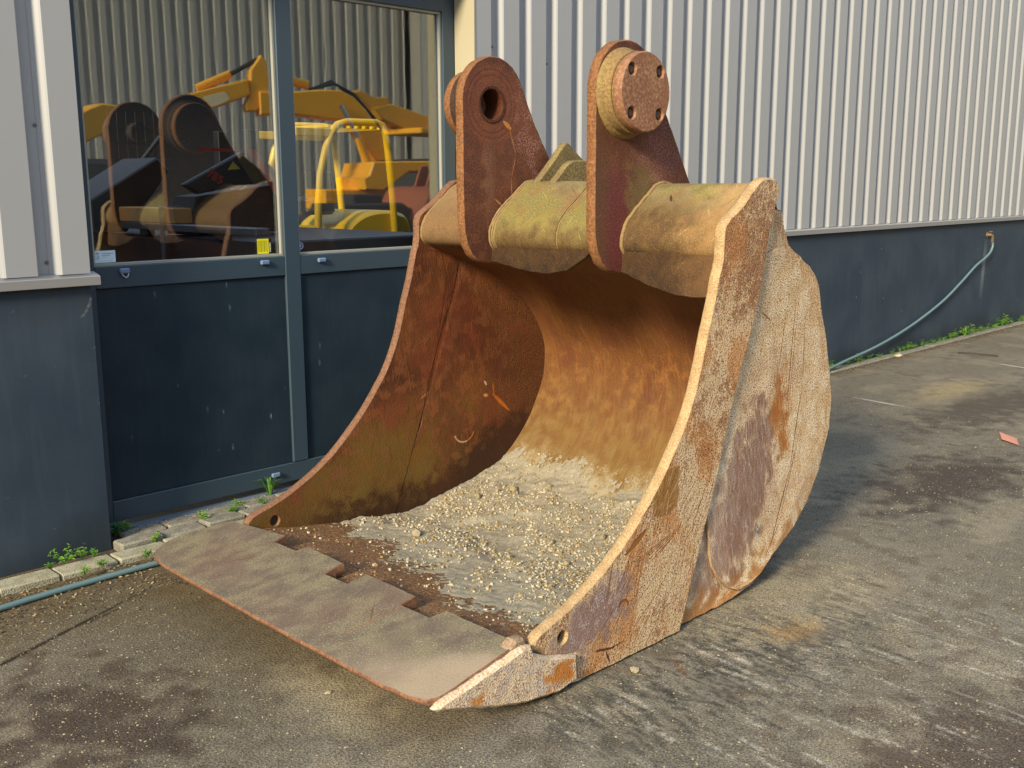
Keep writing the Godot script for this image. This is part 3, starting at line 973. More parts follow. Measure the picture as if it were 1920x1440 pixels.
	M.gravel = tiled(concrete.call(c8(158, 148, 126), c8(174, 165, 145), c8(206, 200, 184), c8(112, 100, 80)), 0.13, 0.95, 0.9)
	M.soil = tiled(concrete.call(c8(78, 66, 50), c8(92, 78, 58), c8(130, 112, 84), c8(46, 38, 28)), 0.2, 0.95, 0.8)

	# painted plinth: dark blue grey with dust runs, specks and scratches; u along the wall, v up, 4 m by 1.25 m
	var pl := noise(91, 1.4, 3)
	var pf := noise(92, 40.0, 2)
	for side in 2:
		var pw := paint(900, 300, func(u: float, v: float) -> Color:
			var x := u * 6.0 + side * 20.0
			var y := v * 1.25
			var l := pl.get_noise_2d(x, y)
			var f := pf.get_noise_2d(x, y)
			var run := pf.get_noise_2d(x * 0.35, y * 0.03)
			var c := c8(49, 61, 73).lerp(c8(56, 68, 79), 0.5 + l)
			c = c.lerp(c8(76, 84, 90), smoothstep(0.1, 0.45, run + l * 0.4) * 0.14)
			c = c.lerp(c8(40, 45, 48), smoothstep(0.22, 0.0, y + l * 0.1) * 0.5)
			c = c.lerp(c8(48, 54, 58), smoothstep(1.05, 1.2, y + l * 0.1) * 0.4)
			return Color(c.r, c.g, c.b, 0.5 + f * 0.12))
		rng.seed = 93 + side
		for k in 90:
			var p := Vector2(rng.randf(), rng.randf() * 0.9)
			stroke(pw, p, p + Vector2(rng.randf_range(-0.002, 0.002), rng.randf_range(0.0, 0.006)), rng.randf_range(0.5, 1.1), c8(176, 178, 176), rng.randf_range(0.4, 0.9))
		for k in 16:
			var p := Vector2(rng.randf(), rng.randf_range(0.2, 0.9))
			stroke(pw, p, p + Vector2(rng.randf_range(-0.006, 0.006), rng.randf_range(0.05, 0.2)), 0.6, c8(112, 116, 116), 0.4)
		if side == 0:   # the pale crack beside the door
			var crack := [0.9985, 0.905, 0.9975, 0.885, 0.9955, 0.868, 0.9935, 0.852, 0.9905, 0.838]
			for k in range(0, crack.size() - 2, 2):
				stroke(pw, Vector2(crack[k], crack[k + 1]), Vector2(crack[k + 2], crack[k + 3]), 0.55, c8(170, 168, 160), 0.6, 0.0, 0.4)
		else:           # rub marks swung by the hose below the tap
			for k in 60:
				var a := rng.randf_range(-0.5, 0.7)
				var r := rng.randf_range(0.25, 0.75)
				var c := Vector2(0.46, 1.04)
				var p := c + Vector2(sin(a) * r / 6.0 - 0.02, -cos(a) * r / 1.25)
				var q := c + Vector2(sin(a + 0.12) * r / 6.0 - 0.02, -cos(a + 0.12) * r / 1.25)
				stroke(pw, p, q, 0.9, c8(104, 110, 112), 0.35)
			for k in 10:
				stroke(pw, Vector2(0.452 + k * 0.0012, 0.80), Vector2(0.446 + k * 0.0014, 0.30), 1.3, c8(132, 138, 138), 0.28)
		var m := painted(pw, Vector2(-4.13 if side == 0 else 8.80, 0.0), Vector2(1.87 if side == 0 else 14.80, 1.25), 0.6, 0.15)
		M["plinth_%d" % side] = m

	# door steel: dark slate blue paint, slightly dusty
	var dw := paint(420, 300, func(u: float, v: float) -> Color:
		var x := u * 2.25
		var y := v * 1.25
		var l := pl.get_noise_2d(x * 2.0 + 50.0, y * 2.0)
		var run := pf.get_noise_2d(x * 0.9, y * 0.04)
		var c := c8(34, 47, 57).lerp(c8(38, 51, 60), 0.5 + l)
		c = c.lerp(c8(64, 78, 86), smoothstep(0.15, 0.5, run + l * 0.5) * 0.07)
		return Color(c.r, c.g, c.b, 0.5))
	rng.seed = 97
	for k in 34:
		var p := Vector2(rng.randf(), rng.randf())
		stroke(dw, p, p + Vector2(0.0, rng.randf_range(0.0, 0.03)), rng.randf_range(0.4, 0.8), c8(150, 158, 162), rng.randf_range(0.3, 0.8))
	M.door_panel = painted(dw, Vector2(1.86, 0.0), Vector2(4.11, 1.25), 0.42, 0.0)
	M.door_frame = plain(c8(54, 70, 81), 0.42)
	M.door_bead = plain(c8(150, 148, 136), 0.5)
	M.cladding = plain(c8(158, 158, 158), 0.38)
	M.cladding.metallic_specular = 0.5
	M.flashing = plain(c8(136, 134, 131), 0.5)
	M.beige = plain(c8(170, 160, 132), 0.6)
	M.screw = plain(c8(120, 120, 118), 0.4, 0.6)
	M.tab = plain(c8(104, 124, 156), 0.35)
	M.sill = plain(c8(116, 128, 140), 0.5, 0.2)
	M.dark_wall = plain(c8(38, 37, 36), 0.9)


# ---------------------------------------------------------------- the bucket
func floor_height(x: float) -> float:
	# inner skin of the floor, x from the lip (-0.8) to the back
	var p := pv([-0.84, 0.176, -0.70, 0.168, -0.5, 0.132, -0.295, 0.100, -0.1, 0.070, 0.071, 0.052, 0.3, 0.070, 0.539, 0.119, 0.68, 0.19, 0.794, 0.283])
	for i in p.size() - 1:
		if x <= p[i + 1].x:
			return lerpf(p[i].y, p[i + 1].y, clampf((x - p[i].x) / (p[i + 1].x - p[i].x), 0, 1))
	return 0.283


func build_bucket() -> void:
	var o := thing("excavator_bucket", "large rusty excavator digging bucket lying open on the yard before the glazed door", "excavator bucket", Vector3(BX, 0, BZ))
	rng.seed = 101
	var tap := 0.098
	# side plates: the thick cutting plate in front, worn plate behind it
	var front := spline(pv([0.515, 1.616, 0.44, 1.617, 0.392, 1.595, 0.297, 1.519, 0.222, 1.474, 0.194, 1.44, 0.190, 1.36, 0.184, 1.318]), 0.02)
	front.append_array(spline(pv([0.170, 1.286, 0.138, 1.167, 0.099, 1.05, 0.058, 0.913, -0.004, 0.781, -0.071, 0.684, -0.14, 0.60, -0.217, 0.520, -0.325, 0.425, -0.441, 0.350, -0.551, 0.295, -0.640, 0.262, -0.698, 0.246, -0.741, 0.230, -0.762, 0.210, -0.767, 0.186]), 0.03))
	front.append_array(pv([-0.71, 0.148, -0.64, 0.126, -0.572, 0.112, -0.566, 0.06, -0.562, 0.012, -0.45, 0.004, -0.3, 0.003, -0.15, 0.002]))
	front.append_array(spline(pv([0.0, 0.004, 0.065, 0.17, 0.137, 0.357, 0.200, 0.52, 0.256, 0.70, 0.335, 0.92, 0.405, 1.08, 0.455, 1.25, 0.495, 1.42, 0.530, 1.52, 0.549, 1.565, 0.540, 1.60]), 0.035))
	var back := pv([0.50, 1.52, 0.635, 1.495, 0.667, 1.425, 0.71, 1.365, 0.815, 1.312, 0.925, 1.257, 0.981, 1.203, 1.023, 1.085, 1.079, 0.977, 1.14, 0.81, 1.172, 0.683, 1.166, 0.563, 1.122, 0.474, 1.073, 0.374, 0.974, 0.261, 0.849, 0.172, 0.673, 0.104, 0.555, 0.044, 0.382, 0.012, 0.2, 0.006, -0.02, 0.006, 0.015, 0.07, 0.125, 0.36, 0.186, 0.475, 0.234, 0.674, 0.299, 0.895, 0.395, 1.07, 0.435, 1.2, 0.453, 1.31, 0.478, 1.40])
	back = PackedVector2Array(back.slice(0, 1)) + spline(back.slice(1, 21), 0.035) + back.slice(21)
	var wear := pv([0.188, 0.300, 0.192, 0.246, 0.212, 0.195, 0.250, 0.140, 0.335, 0.070, 0.40, 0.040, 0.555, 0.060, 0.673, 0.120, 0.849, 0.187, 0.965, 0.270, 1.06, 0.378, 1.110, 0.477, 1.152, 0.563, 1.157, 0.683, 1.127, 0.805, 1.068, 0.970, 1.01, 1.085, 0.968, 1.195, 0.91, 1.245, 0.80, 1.298, 0.69, 1.345, 0.60, 1.36, 0.50, 1.34, 0.40, 1.20, 0.32, 1.07, 0.24, 0.89, 0.18, 0.67, 0.16, 0.47])
	for s: int in [1, -1]:
		var near: bool = s > 0
		var z0 := 0.8100 * s
		var z1 := 0.8525 * s
		var ol := worn(front, 0.022, 0.0018 if near else 0.0010)
		var hole := circle(Vector2(-0.631, 0.187), 0.021, 18)
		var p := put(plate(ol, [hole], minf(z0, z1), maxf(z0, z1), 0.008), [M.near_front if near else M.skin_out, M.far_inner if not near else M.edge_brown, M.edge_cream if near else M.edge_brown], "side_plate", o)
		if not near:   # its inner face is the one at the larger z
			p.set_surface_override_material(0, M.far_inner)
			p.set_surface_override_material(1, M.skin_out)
		p.set_meta("label", "pale scraped side plate with cream front edge" if near else "rust brown side plate next to the door")
		var plug := Geo.new()  # dark disc added in the hole so that it looks shaded
		plug.lathe(pv([0.0, 0.825 * s, 0.022, 0.825 * s]), 18, Transform3D(Basis(), Vector3(-0.631, 0.187, 0)))
		put(plug.done(), [M.bore], "hole_shade_disc", p)
		var ob := worn(back, 0.04, 0.003)
		var b0 := 0.8118 * s
		var b1 := 0.824 * s
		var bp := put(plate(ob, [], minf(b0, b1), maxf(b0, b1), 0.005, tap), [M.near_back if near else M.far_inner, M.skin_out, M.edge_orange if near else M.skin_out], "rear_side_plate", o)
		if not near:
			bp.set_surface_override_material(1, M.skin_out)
		var w0 := 0.8242 * s
		var w1 := 0.836 * s
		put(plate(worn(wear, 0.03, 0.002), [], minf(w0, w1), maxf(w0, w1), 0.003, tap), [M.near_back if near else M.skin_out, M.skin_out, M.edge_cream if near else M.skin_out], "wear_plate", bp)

	# the rolled skin: inner and outer face, closed at the lip
	var inner := spline(pv([0.26, 1.318, 0.345, 1.284, 0.484, 1.233, 0.63, 1.175, 0.761, 1.099, 0.86, 1.02, 0.927, 0.938, 0.985, 0.83, 1.004, 0.735, 0.995, 0.62, 0.954, 0.514, 0.89, 0.395, 0.794, 0.283, 0.68, 0.19, 0.539, 0.119, 0.3, 0.070, 0.071, 0.052, -0.1, 0.070, -0.295, 0.100, -0.5, 0.132, -0.70, 0.168, -0.84, 0.176]), 0.035)
	var g := Geo.new()
	strip(g, inner, -0.812, 0.812, 36, tap, false, 0.004)
	var shell := g.done()
	g = Geo.new()
	var outer := spline(pv([0.60, 1.46, 0.655, 1.41, 0.70, 1.345, 0.805, 1.292, 0.905, 1.237, 0.96, 1.185, 1.003, 1.07, 1.059, 0.965, 1.118, 0.80, 1.148, 0.683, 1.142, 0.57, 1.10, 0.48, 1.05, 0.385, 0.955, 0.275, 0.84, 0.19, 0.665, 0.122, 0.55, 0.064, 0.382, 0.030, 0.2, 0.016, 0.0, 0.014, -0.3, 0.012, -0.55, 0.014]), 0.05)
	strip(g, outer, -0.800, 0.800, 12, tap, true)
	g.done(shell)
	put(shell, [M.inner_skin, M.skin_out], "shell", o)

	# lip: the cast base and the toothed plate that lies on it
	var base := pv([-1.125, 0.124, -1.02, 0.142, -0.86, 0.168, -0.80, 0.172, -0.62, 0.148, -0.40, 0.09, -0.40, 0.008, -0.548, 0.008, -0.66, 0.018, -0.75, 0.030, -0.85, 0.046, -0.95, 0.072, -1.03, 0.098, -1.09, 0.112])
	put(plate(worn(base, 0.03, 0.0025), [], -0.8495, 0.8495, 0.004), [M.casting, M.casting, M.casting], "lip_base", o)
	var endcap := pv([-1.182, 0.150, -1.165, 0.160, -1.00, 0.188, -0.82, 0.220, -0.79, 0.214, -0.776, 0.186, -0.70, 0.150, -0.62, 0.128, -0.58, 0.112, -0.575, 0.03, -0.66, 0.016, -0.75, 0.026, -0.85, 0.042, -0.95, 0.070, -1.03, 0.098, -1.10, 0.120, -1.160, 0.138])
	put(plate(worn(endcap, 0.02, 0.0018), [], 0.838, 0.872, 0.010), [M.lip_end, M.casting, M.casting], "lip_end", o)
	# corner of the casting, knocked up at the near end
	var knob := pv([-0.885, 0.165, -0.80, 0.17, -0.775, 0.205, -0.792, 0.233, -0.83, 0.236, -0.868, 0.212])
	put(plate(worn(knob, 0.02, 0.003), [], 0.795, 0.842, 0.008), [tint_of(M.casting, c8(190, 180, 172))], "lip_corner", o)
	var slope := atan(0.1714)
	var ca := cos(slope)
	var lipo := pv([0.352, 0.842, 0.175, 0.925, 0.08, 0.915, 0.025, 0.885, -0.010, 0.830, -0.026, 0.74, -0.032, 0.55, -0.036, 0.2, -0.038, -0.1, -0.038, -0.45, -0.038, -0.65, -0.030, -0.76, -0.012, -0.825, 0.02, -0.846, 0.08, -0.848, 0.352, -0.838,
		0.360, -0.496, 0.300, -0.482, 0.298, -0.335, 0.366, -0.330, 0.372, -0.052, 0.288, -0.046, 0.286, 0.092, 0.376, 0.096, 0.386, 0.338, 0.340, 0.350, 0.336, 0.497, 0.392, 0.508])
	var frame := Transform3D(Basis(Vector3(ca, sin(slope), 0), Vector3(0, 0, -1), Vector3(-sin(slope), ca, 0)), Vector3(-1.16, 0.165, 0))
	var thin := func(p: Vector2, z: float) -> float:
		return z if z > -0.012 else lerpf(-0.016, z, smoothstep(-0.04, 0.20, p.x))
	put(plate(worn(lipo, 0.05, 0.0016), [], -0.044, 0.0, 0.004, 0.0, frame, thin), [M.lip, M.casting, M.edge_brown], "lip_plate", o)

	# torsion tube across the top
	var round_tube := pv([0.64, 1.40, 0.625, 1.46, 0.585, 1.53, 0.545, 1.570, 0.50, 1.592, 0.45, 1.598, 0.405, 1.584, 0.345, 1.540, 0.275, 1.488, 0.236, 1.452, 0.213, 1.412, 0.207, 1.378, 0.213, 1.350, 0.232, 1.332, 0.275, 1.315, 0.345, 1.290, 0.42, 1.262])
	var prof := spline(round_tube, 0.022)
	g = Geo.new()
	strip(g, prof, -0.811, 0.811, 48, 0.0, true, 0.003)
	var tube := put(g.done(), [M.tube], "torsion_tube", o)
	# plate wrapped round the tube between the lugs, and the weld beads beside it
	for w in [[-0.335, 0.045, 0.011], [0.045, 0.330, 0.004]]:
		var pr := PackedVector2Array()
		for i in range(8, prof.size() - 9):
			var d := (prof[i + 1] - prof[i - 1]).normalized()
			pr.append(prof[i] + Vector2(-d.y, d.x) * (-w[2]))
		g = Geo.new()
		strip(g, pr, w[0], w[1], 14, 0.0, true, 0.002)
		# its cut ends
		for z in [w[0], w[1]]:
			for i in pr.size() - 1:
				g.quad(Vector3(pr[i].x, pr[i].y, z), Vector3(pr[i + 1].x, pr[i + 1].y, z), Vector3(prof[i + 9].x, prof[i + 9].y, z), Vector3(prof[i + 8].x, prof[i + 8].y, z))
		put(g.done(), [M.tube], "wrap_plate", tube)
	var beads := [[-0.3335, 0.006, 0.014], [-0.322, 0.005, 0.011], [-0.311, 0.0045, 0.0095], [0.046, 0.004, 0.004], [0.258, 0.004, 0.002], [0.272, 0.004, 0.002], [0.383, 0.008, 0.002], [-0.395, 0.006, 0.0], [-0.806, 0.007, -0.003], [0.805, 0.008, -0.003]]
	for b in beads:
		var path := PackedVector3Array()
		for i in range(6, prof.size() - 8):
			var d := (prof[i + 1] - prof[i - 1]).normalized()
			var out := Vector2(-d.y, d.x) * -1.0
			var q: Vector2 = prof[i] + out * (b[2] + rng.randf_range(-0.0012, 0.0012))
			path.append(Vector3(q.x, q.y, b[0] + rng.randf_range(-0.0015, 0.0015)))
		g = Geo.new()
		g.sweep(path, b[1], 7)
		put(g.done(), [M.bead], "weld_bead", tube)

	# hanging plates under the tube beside each ear
	for q in [[0.3785, 0.80, pv([0.3785, 1.352, 0.808, 1.352, 0.808, 1.205, 0.72, 1.196, 0.62, 1.202, 0.50, 1.232, 0.3785, 1.272])], [-0.342, 0.06, pv([-0.342, 1.352, 0.22, 1.352, 0.19, 1.318, 0.10, 1.262, 0.0, 1.240, -0.10, 1.244, -0.20, 1.256, -0.342, 1.276])]]:
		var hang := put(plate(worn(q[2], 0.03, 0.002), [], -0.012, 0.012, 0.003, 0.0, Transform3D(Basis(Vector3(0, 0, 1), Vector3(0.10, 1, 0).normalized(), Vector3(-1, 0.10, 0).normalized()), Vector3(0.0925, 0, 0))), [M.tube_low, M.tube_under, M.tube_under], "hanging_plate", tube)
		hang.set_meta("label", "dark plate hanging below the tube")
	# two ears with their bosses
	var lug := PackedVector2Array()
	var cc := Vector2(0.236, 1.940)
	for i in 29:
		var a := deg_to_rad(31.0 + 149.0 * i / 28.0)
		lug.append(cc + Vector2(cos(a), sin(a)) * 0.184)
	lug.append_array(pv([0.052, 1.80, 0.052, 1.62, 0.053, 1.46, 0.058, 1.40, 0.072, 1.345, 0.098, 1.303, 0.135, 1.274, 0.20, 1.262, 0.30, 1.252, 0.46, 1.225, 0.60, 1.30, 0.70, 1.52, 0.655, 1.59, 0.577, 1.715, 0.478, 1.868]))
	var bore := circle(Vector2(0.22, 1.928), 0.064, 40)
	for k in 2:
		var za: float = [-0.3885, 0.3315][k]
		var zb := za + 0.045
		var p := put(plate(worn(lug, 0.025, 0.0014), [bore], za, zb, 0.005), [M["lug_%d" % k], M.shaded_rust, M.edge_orange], "lug", o)
		p.set_meta("label", "reddish lug with an open pin bore" if k == 0 else "lug with a round bolted cover")
		var c := Vector3(0.22, 1.928, 0)
		# bushing ring round the bore on the face, then the boss and its bolted cover on the outer side
		g = Geo.new()
		g.lathe(pv([0.0775, zb - 0.002, 0.0775, zb + 0.0025, 0.0745, zb + 0.0035, 0.064, zb + 0.002, 0.0625, zb - 0.004, 0.0615, za - 0.09]), 48, Transform3D(Basis(), c))
		var bush := put(g.done(), [M.bore], "bushing", p)
		if k == 0:
			bush.set_surface_override_material(0, tint_of(M.cap, c8(150, 120, 110)))
			g = Geo.new()
			g.lathe(pv([0.0, za - 0.088, 0.0625, za - 0.088]), 32, Transform3D(Basis(), c))
			put(g.done(), [M.well], "bore_end", p)
		var way := 1.0 if k == 1 else -1.0
		var face := zb if k == 1 else za
		g = Geo.new()
		g.lathe(pv([0.166, face, 0.160, face + way * 0.010, 0.152, face + way * 0.018, 0.150, face + way * 0.052, 0.147, face + way * 0.054, 0.140, face + way * 0.054, 0.140, face + way * 0.058]), 56, Transform3D(Basis(), c))
		put(g.done(), [M.boss if k == 1 else M.shaded_rust], "boss", p)
		var holes := []
		for q in [[-0.082, 0.077], [0.082, 0.077], [-0.082, -0.077], [0.082, -0.077]]:
			holes.append(circle(Vector2(0.22 + q[0], 1.928 + q[1]), 0.0222, 22))
		var z2 := face + way * 0.0575
		var z3 := face + way * 0.100
		var cap := put(plate(circle(Vector2(0.22, 1.928), 0.145, 64), holes, minf(z2, z3), maxf(z2, z3), 0.005), [M.cap, M.cap if k == 1 else M.shaded_rust, M.cap if k == 1 else M.edge_orange], "cover_plate", p)
		for q in [[-0.082, 0.077], [0.082, 0.077], [-0.082, -0.077], [0.082, -0.077]]:
			g = Geo.new()
			var t := Transform3D(Basis(), Vector3(0.22 + q[0], 1.928 + q[1], z3 - way * 0.010))
			if way < 0:
				t.basis = Basis(Vector3.RIGHT, PI)
			g.lathe(pv([0.0150, -0.03, 0.0150, -0.002, 0.0125, 0.002, 0.006, 0.0025, 0.0, 0.0015]), 6 if q[0] * q[1] > 0 else 20, t)
			put(g.done(), [M.bolt], "bolt", cap)
		g = Geo.new()
		g.lathe(pv([0.0, z2 + way * 0.006, 0.138, z2 + way * 0.006]), 40, Transform3D(Basis(), c))
		put(g.done(), [M.well], "well_shade_disc", cap)  # black disc added behind the bolt holes as their shade

	# two gusset plates on the tube beside the left ear
	var fin := worn(pv([0.385, 1.565, 0.50, 1.668, 0.604, 1.772, 0.618, 1.778, 0.632, 1.772, 0.736, 1.700, 0.82, 1.60, 0.70, 1.42, 0.50, 1.50]), 0.03, 0.0015)
	put(plate(fin, [], -0.312, -0.2735, 0.004), [M.fin, M.fin, M.fin], "gusset", o)
	fin = worn(pv([0.372, 1.560, 0.455, 1.632, 0.515, 1.684, 0.55, 1.697, 0.60, 1.700, 0.645, 1.694, 0.72, 1.64, 0.76, 1.56, 0.66, 1.42, 0.50, 1.50]), 0.03, 0.0015)
	put(plate(fin, [], -0.208, -0.170, 0.004), [M.fin, M.fin, M.fin], "gusset", o)
	# beads at the feet of the gussets
	for z in [-0.262, -0.160, -0.220]:
		g = Geo.new()
		var path := PackedVector3Array()
		for i in 12:
			path.append(Vector3(0.375 + i * 0.014 + rng.randf_range(-0.002, 0.002), 1.573 + i * 0.0042 - (maxf(0, i - 6.0) * 0.004) + rng.randf_range(-0.002, 0.002), z))
		g.sweep(path, 0.012, 7)
		put(g.done(), [M.bead], "weld_bead", o)

	gravel_in_bucket()


func tint_of(m: StandardMaterial3D, c: Color) -> StandardMaterial3D:
	var d: StandardMaterial3D = m.duplicate()
	d.albedo_color = c
	return d


func gravel_depth(x: float, z: float, n: FastNoiseLite) -> float:
	# local x, z; thickness of the spoil left in the bucket
	var w := n.get_noise_2d(x * 3.0, z * 3.0) * 0.12
	var edge := lerpf(-0.40, -0.66, smoothstep(-0.75, 0.65, z))
	var front := smoothstep(edge - 0.06, edge + 0.42, x + w)
	var back := smoothstep(0.80, 0.46, x + w)
	var mound := 0.5 + 0.5 * smoothstep(-0.25, 0.3, n.get_noise_2d(x * 1.6 + 5.0, z * 1.6) + 0.15)
	return 0.036 * front * back * mound + 0.005 * n.get_noise_2d(x * 22.0, z * 22.0) - 0.004


func gravel_in_bucket() -> void:
	var n := noise(111, 1.0, 3)
	var g := Geo.new()
	g.smooth(4)
	var nx := 150
	var nz := 150
	var at := func(i: int, k: int) -> Vector3:
		var x := -0.80 + 1.66 * i / nx
		var z := (-0.808 + 1.616 * k / nz) * (1.0 - 0.098 * maxf(x - 0.5, 0.0))
		return Vector3(x, floor_height(x) + gravel_depth(x, z, n), z)
	for i in nx:
		for k in nz:
			var a: Vector3 = at.call(i, k)
			var b: Vector3 = at.call(i + 1, k)
			var c: Vector3 = at.call(i + 1, k + 1)
			var d: Vector3 = at.call(i, k + 1)
			var m := (a + c) * 0.5
			if gravel_depth(m.x, m.z, n) > -0.001:
				g.quad(a, d, c, b)
	var heap := stuff(put(g.done(), [M.gravel], "gravel", self, Transform3D(Basis(), Vector3(BX, 0, BZ))))
	tag(heap, "pale sandy gravel spread over the floor inside the rusty bucket", "gravel")
	# loose stones: small ones as one drift, the larger ones each by itself
	var variants := []
	rng.seed = 112
	for v in 4:
		variants.append(stone_mesh())
	for v in 3:
		var mm := MultiMesh.new()
		mm.transform_format = MultiMesh.TRANSFORM_3D
		mm.mesh = variants[v]
		var spots := []
		for k in 14000:
			var x := rng.randf_range(-0.76, 0.84)
			var z := rng.randf_range(-0.78, 0.78)
			var d := gravel_depth(x, z, n)
			var keep := smoothstep(0.0, 0.045, d + n.get_noise_2d(x * 5.0, z * 5.0) * 0.03)
			if rng.randf() > keep + 0.04 or absf(z) > 0.795 - 0.09 * maxf(x - 0.45, 0):
				continue
			var r := 0.0010 + 0.0065 * pow(rng.randf(), 4.5)
			spots.append(Transform3D(Basis.from_euler(Vector3(rng.randf() * 6, rng.randf() * 6, rng.randf() * 6)).scaled(Vector3.ONE * r), Vector3(x, floor_height(x) + maxf(d, 0.0) + r * 0.25, z)))
		mm.instance_count = spots.size()
		for k in spots.size():
			mm.set_instance_transform(k, spots[k])
		var o := MultiMeshInstance3D.new()
		o.multimesh = mm
		o.material_override = M.stone if v < 2 else tint_of(M.stone, c8(206, 186, 150))
		adopt(o, "pebbles", heap)
		stuff(o)
	var proto: Node3D = null
	var big := [[-0.155, -0.44, 0.021], [0.02, -0.28, 0.016], [0.36, -0.60, 0.024], [0.52, -0.52, 0.024], [0.45, -0.56, 0.017], [0.30, -0.20, 0.018], [0.18, 0.05, 0.020], [0.42, 0.0, 0.016], [0.05, 0.25, 0.018], [-0.22, 0.42, 0.015], [0.50, -0.15, 0.020], [0.24, 0.32, 0.017], [0.60, -0.36, 0.016], [-0.05, 0.02, 0.017], [0.34, 0.20, 0.022], [-0.36, 0.55, 0.015]]
	for q in big:
		var p := Vector3(BX + q[0], floor_height(q[0]) + maxf(0.0, gravel_depth(q[0], q[1], n)) + q[2] * 0.35, BZ + q[1])
		var text := "pale thumb sized stone lying loose on the gravel inside the bucket"
		if proto == null:
			proto = put(variants[3], [tint_of(M.stone, c8(214, 210, 198))], "stone", self, Transform3D(Basis.from_euler(Vector3(1, 2, 3)).scaled(Vector3.ONE * q[2]), p))
			tag(proto, text, "stone", "loose stones on the gravel in the bucket")
		else:
			var c := copy(proto, "stone", text, p, 0.0, 1.0, "loose stones on the gravel in the bucket")
			c.basis = Basis.from_euler(Vector3(rng.randf() * 6, rng.randf() * 6, rng.randf() * 6)).scaled(Vector3(q[2] * rng.randf_range(0.6, 1.0), q[2] * rng.randf_range(0.5, 0.8), q[2] * 0.75))


func stone_mesh() -> ArrayMesh:
	# a knocked-about lump: an icosahedron's corners pulled in and out
	var t := (1.0 + sqrt(5.0)) / 2.0
	var p := []
	for q in [[-1, t, 0], [1, t, 0], [-1, -t, 0], [1, -t, 0], [0, -1, t], [0, 1, t], [0, -1, -t], [0, 1, -t], [t, 0, -1], [t, 0, 1], [-t, 0, -1], [-t, 0, 1]]:
		p.append(Vector3(q[0], q[1], q[2]).normalized() * rng.randf_range(0.75, 1.25) * Vector3(1.1, 0.8, 0.95))
	var g := Geo.new()
	for f in [[0, 11, 5], [0, 5, 1], [0, 1, 7], [0, 7, 10], [0, 10, 11], [1, 5, 9], [5, 11, 4], [11, 10, 2], [10, 7, 6], [7, 1, 8], [3, 9, 4], [3, 4, 2], [3, 2, 6], [3, 6, 8], [3, 8, 9], [4, 9, 5], [2, 4, 11], [6, 2, 10], [8, 6, 7], [9, 8, 1]]:
		g.tri(p[f[0]], p[f[2]], p[f[1]])
	return g.done()


# ---------------------------------------------------------------- the yard
func build_ground() -> void:
	var g := Geo.new()
	g.smooth(1)
	var xs := [-80.0, -20.0, 0.0, 4.8, 9.6, 14.4, 28.8, 57.6, 115.2]
	var zs := [-14.0, -0.4, 4.4, 9.2, 23.6, 66.8, 110.0]
	for i in xs.size() - 1:
		for k in zs.size() - 1:
			var a := Vector3(xs[i], 0, zs[k])
			var b := Vector3(xs[i + 1], 0, zs[k])
			var c := Vector3(xs[i + 1], 0, zs[k + 1])
			var d := Vector3(xs[i], 0, zs[k + 1])
			for p in [a, b, c, a, c, d]:
				g.st.set_uv2(Vector2(p.x, p.z))
				g.v(p, Vector2(p.x, p.z))
	structure(put(g.done(), [M.ground], "ground", self))

	# kerb stones along the foot of the left plinth
	var kerb := structure(thing("kerb", "row of pale concrete kerb stones along the foot of the left plinth", "kerb"))
	kerb.remove_meta("category")
	rng.seed = 120
	var x := -3.2
	while x < 2.35:
		var len := 0.245 if x > 0.5 else 0.5
		var m := box_mesh(Vector3(-len / 2 + 0.003, -0.05, -0.058), Vector3(len / 2 - 0.003, 0.026, 0.058), 0.006)
		put(m, [M.kerb], "kerb_stone", kerb, Transform3D(Basis.from_euler(Vector3(rng.randf_range(-0.03, 0.03), rng.randf_range(-0.02, 0.02), rng.randf_range(-0.012, 0.012))), Vector3(x + len / 2, rng.randf_range(-0.004, 0.004), 0.163 + rng.randf_range(-0.006, 0.006))))
		x += len + 0.002
	# grey pavers in the doorway
	var pave := structure(thing("pavement", "two rows of worn grey pavers before the door", "pavement"))
	pave.remove_meta("category")
	for row in 2:
		x = 1.87 + row * 0.07
		while x < 4.05:
			var len := 0.205
			var m := box_mesh(Vector3(-len / 2 + 0.004, -0.05, -0.052), Vector3(len / 2 - 0.004, 0.03, 0.052), 0.008)
			put(m, [M.paver], "paving_stone", pave, Transform3D(Basis.from_euler(Vector3(rng.randf_range(-0.05, 0.05), rng.randf_range(-0.03, 0.03), rng.randf_range(-0.03, 0.03))), Vector3(x + len / 2, 0.008 + rng.randf_range(-0.006, 0.006), 0.045 - row * 0.112)))
			x += len + 0.003
	# strip of kerb in front of the right plinth, mostly grown over
	var edge := structure(thing("kerb", "low concrete kerb under the hose along the right plinth", "kerb"))
	edge.remove_meta("category")
	x = 4.15
	while x < 14.5:
		put(box_mesh(Vector3(-0.497, -0.05, -0.05), Vector3(0.497, 0.010, 0.05), 0.008), [M.paver], "kerb_stone", edge, Transform3D(Basis.from_euler(Vector3(0, rng.randf_range(-0.006, 0.006), 0)), Vector3(x + 0.5, rng.randf_range(-0.004, 0.004), 0.055)))
		x += 1.0


